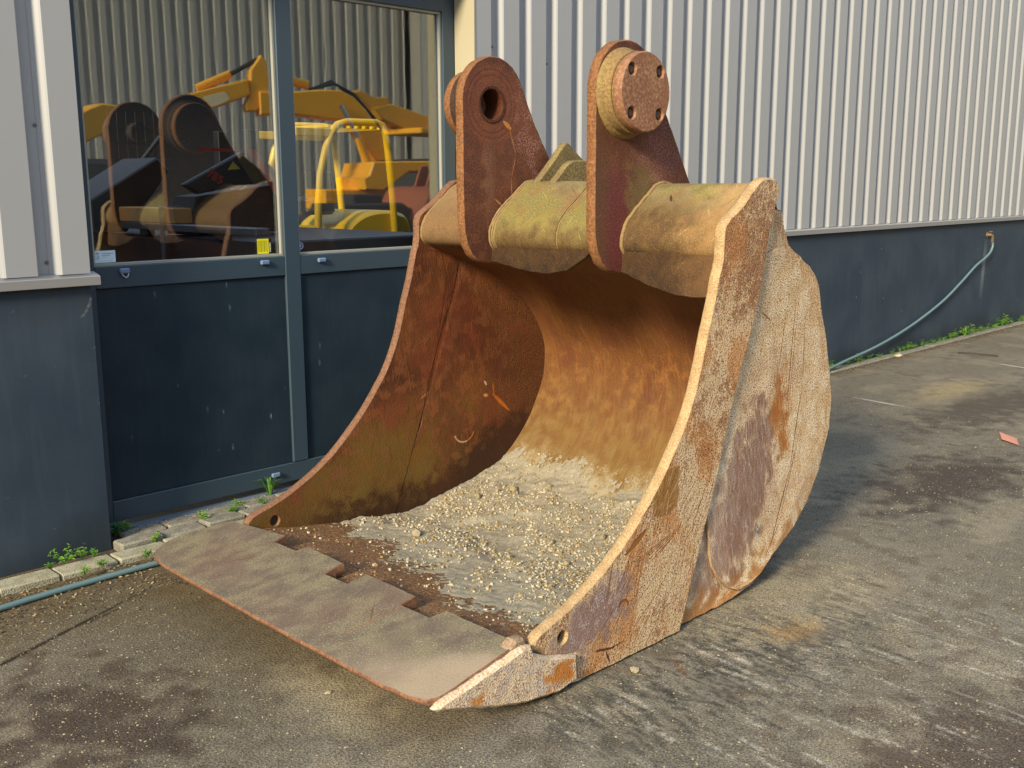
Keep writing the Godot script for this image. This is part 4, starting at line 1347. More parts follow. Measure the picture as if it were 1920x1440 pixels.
# ---------------------------------------------------------------- the factory wall
func rib_profile(x0: float, x1: float, phase: float) -> PackedVector2Array:
	# (x, z) of the trapezoidal sheet: wide outer flat, steep drop, narrow pan, sloped flank that faces the low sun
	var out := PackedVector2Array()
	var p := 0.2242
	var marks := [[0.0, -0.0025], [0.003, 0.0], [0.127, 0.0], [0.130, -0.0025], [0.139, -0.0325], [0.141, -0.035], [0.195, -0.035], [0.199, -0.0325], [0.2205, -0.0055]]
	var k := floori((x0 - phase) / p) - 1
	var last := Vector2(-INF, 0)
	while phase + k * p < x1 + p:
		for m in marks:
			var q := Vector2(phase + k * p + m[0], m[1])
			if q.x >= x0 and q.x <= x1:
				if out.is_empty() and last.x > -1e9 and q.x > x0:
					out.append(last.lerp(q, (x0 - last.x) / (q.x - last.x)))
				out.append(q)
			elif q.x > x1 and last.x <= x1:
				out.append(last.lerp(q, (x1 - last.x) / (q.x - last.x)))
			last = q
		k += 1
	return out


func cladding_sheet(x0: float, x1: float, phase: float, y0: float, y1: float, back := 0.0) -> ArrayMesh:
	var pr := rib_profile(x0, x1, phase)
	var g := Geo.new()
	for i in pr.size() - 1:
		var a := pr[i]
		var b := pr[i + 1]
		g.quad(Vector3(a.x, y1, a.y + back), Vector3(b.x, y1, b.y + back), Vector3(b.x, y0, b.y + back), Vector3(a.x, y0, a.y + back))
		# the sheet's own thickness shows at the foot
		g.quad(Vector3(a.x, y0, a.y + back), Vector3(b.x, y0, b.y + back), Vector3(b.x, y0, b.y + back - 0.002), Vector3(a.x, y0, a.y + back - 0.002))
	return g.done()


func build_factory() -> void:
	var o := thing("factory_building", "factory hall with grey ribbed cladding above a dark blue plinth", "building")
	var top := 5.1  # eaves set low so the sun clears them and reaches the forklift
	# plinth
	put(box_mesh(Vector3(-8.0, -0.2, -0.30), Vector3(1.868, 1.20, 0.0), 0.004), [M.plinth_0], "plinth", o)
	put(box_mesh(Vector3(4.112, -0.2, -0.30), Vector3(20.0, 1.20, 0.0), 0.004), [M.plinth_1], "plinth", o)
	# walls behind the sheets and the rest of the hall
	put(box_mesh(Vector3(-8.0, 1.20, -0.30), Vector3(1.868, top, -0.042), 0.004), [M.dark_wall], "wall", o)
	put(box_mesh(Vector3(4.112, 1.20, -0.30), Vector3(20.0, top, -0.042), 0.004), [M.dark_wall], "wall", o)
	put(box_mesh(Vector3(1.868, 2.74, -0.30), Vector3(4.112, top, -0.042), 0.004), [M.dark_wall], "wall", o)
	put(box_mesh(Vector3(-8.0, -0.2, -12.3), Vector3(20.0, top, -12.0), 0.004), [M.dark_wall], "wall", o)
	put(box_mesh(Vector3(-8.3, -0.2, -12.3), Vector3(-8.0, top, -0.1), 0.004), [M.dark_wall], "wall", o)
	put(box_mesh(Vector3(20.0, -0.2, -12.3), Vector3(20.3, top, -0.1), 0.004), [M.dark_wall], "wall", o)
	# roof with an unseen opening added to let sun onto the forklift
	put(box_mesh(Vector3(-8.0, top - 0.2, -0.5), Vector3(20.0, top, -0.3), 0.004), [M.dark_wall], "roof", o)
	put(box_mesh(Vector3(-8.0, top - 0.2, -12.0), Vector3(20.0, top, -10.5), 0.004), [M.dark_wall], "roof", o)
	put(box_mesh(Vector3(-8.0, top - 0.2, -10.5), Vector3(-7.5, top, -0.5), 0.004), [M.dark_wall], "roof", o)
	put(box_mesh(Vector3(14.0, top - 0.2, -10.5), Vector3(20.0, top, -0.5), 0.004), [M.dark_wall], "roof", o)
	# sheets, five ribs each, lapped in the pans
	var sheet := cladding_sheet(4.272 + 0.2242, 4.272 + 0.2242 * 6, 4.205, 1.232, top)
	put(cladding_sheet(4.114, 4.272 + 0.2242, 4.205 - 0.0995, 1.232, top), [M.cladding], "cladding_sheet", o)
	var start := 4.105
	sheet = cladding_sheet(start + 0.168 + 0.2242, start + 0.168 + 0.2242 * 6, start, 1.232, top)
	for k in 14:
		put(sheet, [M.cladding], "cladding_sheet", o, Transform3D(Basis(), Vector3(k * 0.2242 * 5, 0, 0.0016 * (k % 2))))
	put(cladding_sheet(1.748 - 0.040, 1.868, 1.748, 1.232, top), [M.cladding], "cladding_sheet", o)
	var lsheet := cladding_sheet(1.748 - 0.040 - 0.2242 * 5, 1.748 - 0.040, 1.748, 1.232, top)
	for k in 6:
		put(lsheet, [M.cladding], "cladding_sheet", o, Transform3D(Basis(), Vector3(-k * 0.2242 * 5, 0, -0.0016 * ((k + 1) % 2))))
	# screws in the pans
	var g := Geo.new()
	g.lathe(pv([0.0085, 0.0, 0.0085, 0.0015, 0.0055, 0.002, 0.0055, 0.006, 0.0, 0.0065]), 12)
	var screw := g.done()
	for p in [[1.703, 1.285], [1.703, 1.84], [1.703, 2.4], [1.479, 1.285], [4.272, 1.285], [4.272, 2.36], [4.72, 2.30], [4.496, 1.285], [4.945, 1.285], [5.617, 1.285], [6.738, 1.285], [7.86, 1.285]]:
		put(screw, [M.screw], "screw", o, Transform3D(Basis(), Vector3(p[0], p[1], -0.0345)))
	# drip flashing between plinth and sheets
	for r in [[-8.0, 1.897], [4.085, 20.0]]:
		var out := pv([-0.035, 1.236, -0.034, 1.2365, 0.026, 1.222, 0.030, 1.219, 0.030, 1.184, 0.027, 1.182, 0.024, 1.184, 0.024, 1.213, -0.035, 1.206])
		var m := plate(out, [], r[0], r[1], 0.0008, 0.0, Transform3D(Basis(Vector3(0, 0, 1), Vector3(0, 1, 0), Vector3(1, 0, 0)), Vector3.ZERO))
		put(m, [M.flashing], "drip_flashing", o)
	# linings of the doorway
	put(box_mesh(Vector3(4.0975, 1.2375, -0.158), Vector3(4.112, 2.74, 0.003), 0.002), [M.beige], "reveal", o)
	put(box_mesh(Vector3(4.0975, 0.0, -0.158), Vector3(4.112, 1.18, -0.002), 0.002), [M.plinth_1], "reveal", o)
	put(box_mesh(Vector3(1.868, 0.0, -0.158), Vector3(1.876, 2.74, -0.0425), 0.001), [M.door_frame], "reveal", o)
	put(box_mesh(Vector3(1.868, 2.725, -0.158), Vector3(4.112, 2.74, 0.003), 0.002), [M.flashing], "reveal", o)
	build_door(o)
	# brass tap where the hose starts
	var tap := thing("wall_tap", "small brass hose tap high on the right plinth", "tap", Vector3(11.56, 1.045, 0.0))
	g = Geo.new()
	g.lathe(pv([0.03, 0.0, 0.03, 0.006, 0.016, 0.008, 0.016, 0.05, 0.0, 0.052]), 16)
	put(g.done(), [plain(c8(150, 122, 92), 0.45, 0.5)], "body", tap)
	put(box_mesh(Vector3(-0.035, 0.026, 0.03), Vector3(0.035, 0.040, 0.045), 0.004), [plain(c8(150, 106, 70), 0.5, 0.4)], "handle", tap)
	g = Geo.new()
	g.sweep(PackedVector3Array([Vector3(0, 0, 0.035), Vector3(0.02, -0.01, 0.045), Vector3(0.035, -0.035, 0.045), Vector3(0.045, -0.07, 0.04)]), 0.015, 10)
	put(g.done(), [plain(c8(150, 128, 98), 0.45, 0.5)], "spout", tap)


func build_door(o: Node3D) -> void:
	var z := -0.160
	var d := put(box_mesh(Vector3(1.876, 0.065, z - 0.06), Vector3(1.955, 2.72, z), 0.003), [M.door_frame], "double_door", o)
	d.set_meta("label", "slate blue steel double door with large panes above dark panels")
	var bar := func(x0: float, x1: float, y0: float, y1: float, called: String, zz := 0.0) -> void:
		put(box_mesh(Vector3(x0, y0, z - 0.058 + zz), Vector3(x1, y1, z + zz), 0.003), [M.door_frame], called, d)
	bar.call(2.932, 3.022, 0.168, 2.535, "mullion", 0.002)
	bar.call(4.012, 4.0975, 0.065, 2.72, "jamb", 0.001)
	bar.call(1.955, 4.012, 2.535, 2.64, "top_rail")
	bar.call(1.955, 4.012, 2.645, 2.72, "top_rail", -0.004)
	bar.call(1.955, 2.932, 1.146, 1.243, "middle_rail")
	bar.call(3.022, 4.012, 1.146, 1.243, "middle_rail")
	bar.call(1.955, 4.012, 0.068, 0.166, "bottom_rail", -0.001)
	for r in [[1.955, 2.932], [3.022, 4.012]]:
		put(box_mesh(Vector3(r[0], 0.167, z - 0.045), Vector3(r[1], 1.145, z - 0.012), 0.002), [M.door_panel], "lower_panel", d)
		var pane := put(box_mesh(Vector3(r[0] + 0.006, 1.249, z - 0.040), Vector3(r[1] - 0.006, 2.529, z - 0.034), 0.0005), [M.glass], "glass_pane", d)
		# glazing beads round the pane
		for b in [[r[0] + 0.0005, 1.2435, r[0] + 0.012, 2.5345], [r[1] - 0.012, 1.2435, r[1] - 0.0005, 2.5345], [r[0] + 0.012, 1.2435, r[1] - 0.012, 1.256], [r[0] + 0.012, 2.522, r[1] - 0.012, 2.5345]]:
			put(box_mesh(Vector3(b[0], b[1], z - 0.033), Vector3(b[2], b[3], z - 0.014), 0.001), [M.door_bead], "glazing_bead", d)
	# small drain covers on the rails
	for q in [[2.087, 1.222], [2.81, 1.220], [3.148, 1.214], [2.815, 0.125], [3.85, 1.214]]:
		put(box_mesh(Vector3(q[0] - 0.024, q[1] - 0.013, z), Vector3(q[0] + 0.024, q[1] + 0.010, z + 0.018), 0.005), [M.tab], "drain_cover", d)
	var g := Geo.new()
	g.sweep(PackedVector3Array([Vector3(2.07, 1.212, z + 0.012), Vector3(2.078, 1.198, z + 0.014), Vector3(2.09, 1.190, z + 0.014), Vector3(2.10, 1.197, z + 0.014), Vector3(2.104, 1.212, z + 0.012)]), 0.003, 6)
	put(g.done(), [plain(c8(170, 176, 180), 0.4)], "wire_loop", d)
	# notices on the panes
	var yellow := Image.create_empty(96, 80, false, Image.FORMAT_RGB8)
	yellow.fill(c8(226, 214, 30))
	rng.seed = 130
	yellow.fill_rect(Rect2i(76, 0, 20, 80), c8(24, 22, 16))
	for k in 9:
		var y := 10
		while y < 70:
			var l := rng.randi_range(3, 12)
			yellow.fill_rect(Rect2i(6 + k * 7 + (k % 3), y, 3, mini(l, 70 - y)), c8(86, 82, 12))
			y += l + 2
	var ym := plain(Color.WHITE, 0.5)
	ym.albedo_texture = tex(yellow)
	var sticker := func(x0: float, y0: float, x1: float, y1: float, m: Material, called: String) -> MeshInstance3D:
		var q := Geo.new()
		q.quad(Vector3(x0, y1, 0), Vector3(x1, y1, 0), Vector3(x1, y0, 0), Vector3(x0, y0, 0), Vector2(0, 0), Vector2(1, 0), Vector2(1, 1), Vector2(0, 1))
		q.quad(Vector3(x0, y0, -0.0006), Vector3(x1, y0, -0.0006), Vector3(x1, y1, -0.0006), Vector3(x0, y1, -0.0006), Vector2(0, 1), Vector2(1, 1), Vector2(1, 0), Vector2(0, 0))
		return put(q.done(), [m], called, d, Transform3D(Basis(), Vector3(0, 0, z - 0.032)))
	var ys: MeshInstance3D = sticker.call(2.795, 1.259, 2.878, 1.333, ym, "warning_notice")
	ys.set_meta("label", "yellow warning notice with small black print")
	var word := TextMesh.new()
	word.text = "WARNING"
	word.font = font(true)
	word.font_size = 16
	word.pixel_size = 0.0006
	word.depth = 0.0006
	put(word, [plain(c8(236, 232, 210), 0.5)], "lettering", d, Transform3D(Basis(Vector3.BACK, PI / 2), Vector3(2.868, 1.290, z - 0.0315)))
	var white := Image.create_empty(128, 64, false, Image.FORMAT_RGB8)
	white.fill(c8(206, 224, 234))
	for r in [[6, 8, 22, 12], [6, 24, 8, 6], [18, 24, 10, 22], [6, 34, 8, 14], [46, 14, 70, 5], [46, 24, 50, 4], [8, 54, 100, 2], [50, 34, 30, 2]]:
		white.fill_rect(Rect2i(r[0], r[1], r[2], r[3]), c8(150, 172, 186))
	var wm := plain(Color.WHITE, 0.5)
	wm.albedo_texture = tex(white)
	var ws: MeshInstance3D = sticker.call(1.972, 1.259, 2.068, 1.312, wm, "notice")
	ws.set_meta("label", "small pale blue notice card in the pane's corner")
	g = Geo.new()
	g.lathe(pv([0.0175, 0.0, 0.0175, 0.0008, 0.0145, 0.0008]), 28)
	var badge := put(g.done(), [plain(c8(206, 216, 226), 0.5)], "badge_rim", d, Transform3D(Basis(), Vector3(3.048, 1.289, z - 0.033)))
	g = Geo.new()
	g.lathe(pv([0.0, 0.0006, 0.015, 0.0006]), 28)
	put(g.done(), [plain(c8(44, 76, 118), 0.5)], "badge", d, Transform3D(Basis(), Vector3(3.048, 1.289, z - 0.033)))
	word = TextMesh.new()
	word.text = "S"
	word.font = font(true)
	word.font_size = 16
	word.pixel_size = 0.0011
	word.depth = 0.0006
	put(word, [plain(c8(230, 236, 240), 0.5)], "lettering", d, Transform3D(Basis(), Vector3(3.048, 1.289, z - 0.0318)))
	badge.set_meta("label", "round blue badge with a white letter")
	# sill under the door
	var sill := put(box_mesh(Vector3(1.872, 0.0, -0.20), Vector3(4.10, 0.034, -0.118), 0.004), [M.sill], "door_sill", o)
	sill.set_meta("label", "flat grey metal sill below the door")


func font(bold := false) -> SystemFont:
	var f := SystemFont.new()
	f.font_names = PackedStringArray(["Droid Sans"])
	f.font_weight = 700 if bold else 400
	return f


# ---------------------------------------------------------------- hose, weeds, litter
func build_small_things() -> void:
	var g := Geo.new()
	var pts := [Vector3(11.605, 0.985, 0.04), Vector3(11.62, 0.93, 0.045), Vector3(11.58, 0.86, 0.04), Vector3(11.45, 0.80, 0.035), Vector3(11.25, 0.735, 0.03), Vector3(10.9, 0.585, 0.03), Vector3(10.5, 0.43, 0.03), Vector3(10.0, 0.29, 0.03), Vector3(9.5, 0.185, 0.035), Vector3(9.0, 0.112, 0.045), Vector3(8.5, 0.066, 0.06), Vector3(8.0, 0.034, 0.10), Vector3(7.2, 0.014, 0.16), Vector3(6.0, 0.014, 0.24), Vector3(4.6, 0.014, 0.30), Vector3(3.2, 0.014, 0.33), Vector3(2.0, 0.014, 0.338), Vector3(1.58, 0.014, 0.345), Vector3(1.26, 0.014, 0.372), Vector3(0.9, 0.014, 0.43), Vector3(0.3, 0.014, 0.58), Vector3(-0.8, 0.014, 0.9)]
	var path := PackedVector3Array()
	for i in pts.size() - 1:
		for j in 6:
			path.append(pts[i].cubic_interpolate(pts[i + 1], pts[maxi(i - 1, 0)], pts[mini(i + 2, pts.size() - 1)], j / 6.0))
	path.append(pts[-1])
	g.sweep(path, 0.0125, 12)
	tag(put(g.done(), [plain(c8(96, 120, 120), 0.5)], "garden_hose", self), "grey green garden hose running from the tap along the wall and past the bucket", "hose")

	# weeds
	var leaf := [plain(c8(112, 150, 44), 0.6), plain(c8(84, 128, 46), 0.6), plain(c8(52, 92, 50), 0.6)]
	for m in leaf:
		m.backlight_enabled = true
		m.backlight = Color(0.35, 0.45, 0.1)
	var plants := [
		[1.625, 0.095, 0.085, 0, "tallest leafy green weed at the foot of the left plinth"],
		[1.705, 0.080, 0.055, 0, "low leafy weed right of the tallest one on the left kerb"],
		[1.745, 0.090, 0.050, 1, "small round leafed weed by the end of the left plinth"],
		[1.555, 0.105, 0.030, 1, "tiny weed at the far left on the kerb stones"],
		[1.72, 0.235, 0.040, 1, "small weed in the joint on the outer side of the kerb"],
		[1.63, 0.275, 0.035, 0, "pale sprout in the dirt between kerb and hose at the left"],
		[1.90, 0.275, 0.045, 1, "small weed between the kerb and the corner of the lip"],
		[1.925, -0.105, 0.075, 2, "dark green broad leafed weed in the door's left corner"],
		[2.000, -0.115, 0.060, 0, "thin upright sprout beside the dark weed under the door"],
		[2.02, 0.105, 0.045, 0, "yellow green weed on the kerb where the pavers begin"],
		[2.31, 0.0, 0.060, 0, "leafy weed between the pavers behind the lip"],
		[2.48, -0.01, 0.060, 1, "second weed between the pavers nearer to the side plate"],
		[2.56, -0.09, 0.050, 0, "low weed at the sill just left of the side plate"],
		[2.66, -0.03, 0.050, 1, "weed beside the tip of the far side plate"]]
	for k in plants.size():
		var q: Array = plants[k]
		rng.seed = 140 + k
		var w := thing("weed", q[4], "weed", Vector3(q[0], 0.022, q[1]))
		var d := stems(q[2], q[3])
		put(d[0], [leaf[q[3]]], "leaves", w)
		put(d[1], [leaf[1]], "stems", w)
	rng.seed = 160
	var tuft := thing("grass_tuft", "bright tuft of long grass blades beside the far side plate", "grass", Vector3(2.765, 0.03, -0.13))
	put(blades(0.15, 26), [leaf[1]], "blades", tuft)
	# the growth along the foot of the right plinth
	var protos := []
	for k in 3:
		protos.append([stems(0.12, 0), blades(0.10, 18)])
	var text := "small green weed growing between the kerb and the foot of the right plinth"
	var spots := []
	var x := 8.15
	while x < 13.6:
		spots.append(x)
		x += rng.randf_range(0.08, 0.26) * (0.75 if x > 9.5 else 1.0)
	for k in spots.size():
		var h := rng.randf_range(0.5, 1.0) * (1.5 if absf(spots[k] - 10.95) < 0.16 or absf(spots[k] - 12.2) < 0.25 else 0.9)
		var w := thing("weed", text, "weed", Vector3(spots[k], 0.0, 0.012 + rng.randf_range(-0.005, 0.03)), "weeds along the right plinth")
		w.rotation.y = rng.randf() * TAU
		w.scale = Vector3.ONE * h
		var d: Array = protos[k % 3]
		put(d[0][0], [leaf[k % 2]], "leaves", w)
		put(d[1], [leaf[1]], "blades", w)
	# moss cushions and crumbs of soil in the joint: one drift
	var mm := MultiMesh.new()
	mm.transform_format = MultiMesh.TRANSFORM_3D
	rng.seed = 171
	mm.mesh = stone_mesh()
	var places := []
	for k in 1500:
		var px := rng.randf_range(0.9, 2.9) if k < 900 else rng.randf_range(7.8, 13.5)
		var pz := rng.randf_range(0.20, 0.62) if k < 700 else (rng.randf_range(-0.12, 0.0) if k < 900 else 0.10 + absf(rng.randfn(0.0, 0.05)))
		var r := rng.randf_range(0.002, 0.006)
		places.append(Transform3D(Basis.from_euler(Vector3(rng.randf() * 6, rng.randf() * 6, 0)).scaled(Vector3(r, r * 0.6, r)), Vector3(px, 0.001 if k < 700 else (0.03 if k < 900 else 0.002), pz)))
	mm.instance_count = places.size()
	for k in places.size():
		mm.set_instance_transform(k, places[k])
	var soil := MultiMeshInstance3D.new()
	soil.multimesh = mm
	soil.material_override = M.soil
	adopt(soil, "soil_crumbs", self)
	stuff(tag(soil, "brown soil crumbs scattered along the kerbs", "soil"))
	# dry leaf litter along the kerb and in the doorway
	mm = MultiMesh.new()
	mm.transform_format = MultiMesh.TRANSFORM_3D
	mm.use_colors = true
	g = Geo.new()
	g.quad(Vector3(-1, 0.12, 0), Vector3(0, 0, -0.45), Vector3(1, 0.18, 0), Vector3(0, 0.1, 0.45))
	mm.mesh = g.done()
	places = []
	for k in 1100:
		var px := rng.randf_range(0.85, 2.0)
		var pz := 0.22 + absf(rng.randfn(0.0, 0.22))
		var py := 0.003
		if k > 760:
			px = rng.randf_range(1.92, 2.75)
			pz = rng.randf_range(-0.14, -0.04)
			py = 0.036
		var r := rng.randf_range(0.004, 0.011)
		places.append(Transform3D(Basis.from_euler(Vector3(rng.randf_range(-0.5, 0.5), rng.randf() * TAU, rng.randf_range(-0.5, 0.5))).scaled(Vector3.ONE * r), Vector3(px, py, pz)))
	mm.instance_count = places.size()
	var lm := plain(Color.WHITE, 0.85)
	lm.vertex_color_use_as_albedo = true
	for k in places.size():
		mm.set_instance_transform(k, places[k])
		mm.set_instance_color(k, Color(0.30, 0.19, 0.09).lerp(Color(0.50, 0.38, 0.22), rng.randf()) * rng.randf_range(0.35, 1.0))
	var litter := MultiMeshInstance3D.new()
	litter.multimesh = mm
	litter.material_override = lm
	adopt(litter, "leaf_litter", self)
	stuff(tag(litter, "dry brown leaf litter along the left kerb and under the door", "leaf litter"))
	# single things lying about
	g = Geo.new()
	for q in [[Vector3(-0.11, 0.006, 0.035), Vector3(-0.02, 0.016, -0.05), Vector3(0.12, 0.030, -0.045), Vector3(0.04, 0.010, 0.045)]]:
		g.quad(q[0], q[1], q[2], q[3])
		g.quad(q[3] - Vector3(0, 0.003, 0), q[2] - Vector3(0, 0.003, 0), q[1] - Vector3(0, 0.003, 0), q[0] - Vector3(0, 0.003, 0))
		for e in 4:
			g.quad(q[e], q[(e + 1) % 4], q[(e + 1) % 4] - Vector3(0, 0.003, 0), q[e] - Vector3(0, 0.003, 0))
	tag(put(g.done(), [plain(c8(190, 126, 106), 0.8)], "cardboard_scrap", self, Transform3D(Basis(Vector3.UP, 0.5), Vector3(6.72, 0.0, 2.09))), "salmon red scrap of card lying on the asphalt at the right", "scrap")
	g = Geo.new()
	g.sweep(PackedVector3Array([Vector3(-0.17, 0.012, -0.05), Vector3(-0.05, 0.018, 0.0), Vector3(0.06, 0.014, 0.02), Vector3(0.17, 0.01, 0.05)]), 0.011, 6, true, 0.5)
	tag(put(g.done(), [plain(c8(66, 52, 42), 0.9)], "stick", self, Transform3D(Basis(Vector3.UP, -1.1), Vector3(9.95, 0.0, 0.62))), "dark stick lying on the asphalt near the right wall", "stick")
	rng.seed = 181
	var chip := stone_mesh()
	for q in [[2.575, 2.40, 0.020, "white angular stone beside the bucket's worn underside"], [1.765, 1.80, 0.010, "small white pebble in the pale patch before the lip"], [9.35, 0.12, 0.035, "white chip of rubble at the kerb under the hose"]]:
		var c := put(chip, [tint_of(M.stone, c8(250, 246, 236))], "pebble", self, Transform3D(Basis.from_euler(Vector3(rng.randf() * 6, rng.randf() * 6, 0)).scaled(Vector3(q[2], q[2] * 0.6, q[2])), Vector3(q[0], q[2] * 0.3, q[1])))
		tag(c, q[3], "stone")
	# chips on the open asphalt: pale and dark
	for tone in 2:
		mm = MultiMesh.new()
		mm.transform_format = MultiMesh.TRANSFORM_3D
		mm.mesh = chip
		places = []
		for k in 16000:
			var px := 0.7 + 6.5 * pow(rng.randf(), 1.4)
			var pz := rng.randf_range(0.45, 3.7)
			if px > 1.7 and px < 3.9 and pz > 0.62 and pz < 2.3:
				continue
			var r := (0.0012 + 0.0016 * rng.randf() + 0.0028 * pow(rng.randf(), 9.0))
			places.append(Transform3D(Basis.from_euler(Vector3(rng.randf() * 6, rng.randf() * 6, 0)).scaled(Vector3(r, r * 0.55, r)), Vector3(px, r * 0.1, pz)))
		mm.instance_count = places.size()
		for k in places.size():
			mm.set_instance_transform(k, places[k])
		var grit := MultiMeshInstance3D.new()
		grit.multimesh = mm
		grit.material_override = tint_of(M.stone, c8(226, 220, 208)) if tone == 0 else plain(c8(84, 78, 70), 0.9)
		adopt(grit, "grit", self)
		stuff(tag(grit, "pale loose grit scattered on the asphalt" if tone == 0 else "dark loose grit scattered on the asphalt", "grit"))


func stems(h: float, kind: int) -> Array:
	# a clump of stems with paired leaves: [leaves, stems]
	var g := Geo.new()
	var s := Geo.new()
	var n := 7 if kind == 0 else 9
	for i in n:
		var a := rng.randf() * TAU
		var lean := rng.randf_range(0.15, 0.9)
		var hh := h * rng.randf_range(0.5, 1.0)
		var top := Vector3(cos(a) * hh * lean, hh * (1.1 - lean * 0.6), sin(a) * hh * lean)
		s.sweep(PackedVector3Array([Vector3(cos(a), 0, sin(a)) * 0.004, top * 0.5 + Vector3(0, hh * 0.1, 0), top]), 0.0012, 4, false)
		var pairs := 4 if kind == 0 else 3
		for k in pairs:
			var at := (top * (0.35 + 0.65 * (k + 1.0) / pairs)) + Vector3(0, hh * 0.05, 0)
			for side in 2:
				var b := a + k * 1.6 + side * PI + rng.randf_range(-0.4, 0.4)
				var l := (0.022 if kind == 0 else (0.018 if kind == 1 else 0.040)) * rng.randf_range(0.6, 1.2) * (h / 0.075 * 0.5 + 0.5)
				var w := l * (0.38 if kind == 0 else 0.62)
				var d := Vector3(cos(b), rng.randf_range(-0.15, 0.45), sin(b)).normalized()
				var x := d.cross(Vector3.UP).normalized()
				var m := at + d * l * 0.5 + Vector3(0, l * 0.12, 0)
				var e := at + d * l - Vector3(0, l * 0.12, 0)
				for q in [[at, m + x * w * 0.5, e], [at, e, m - x * w * 0.5]]:
					g.tri(q[0], q[1], q[2])
	return [g.done(), s.done()]


func blades(h: float, n: int) -> ArrayMesh:
	var g := Geo.new()
	for i in n:
		var a := rng.randf() * TAU
		var lean := rng.randf_range(0.1, 0.9)
		var l := h * rng.randf_range(0.5, 1.0)
		var d := Vector3(cos(a), 0, sin(a))
		var x := Vector3(-sin(a), 0, cos(a)) * 0.0035
		var p0 := d * 0.006
		var p1 := d * l * lean * 0.4 + Vector3(0, l * 0.6, 0)
		var p2 := d * l * lean + Vector3(0, l * (1.0 - lean * 0.55), 0)
		g.quad(p0 - x, p0 + x, p1 + x, p1 - x)
		g.tri(p1 - x, p1 + x, p2)
	return g.done()


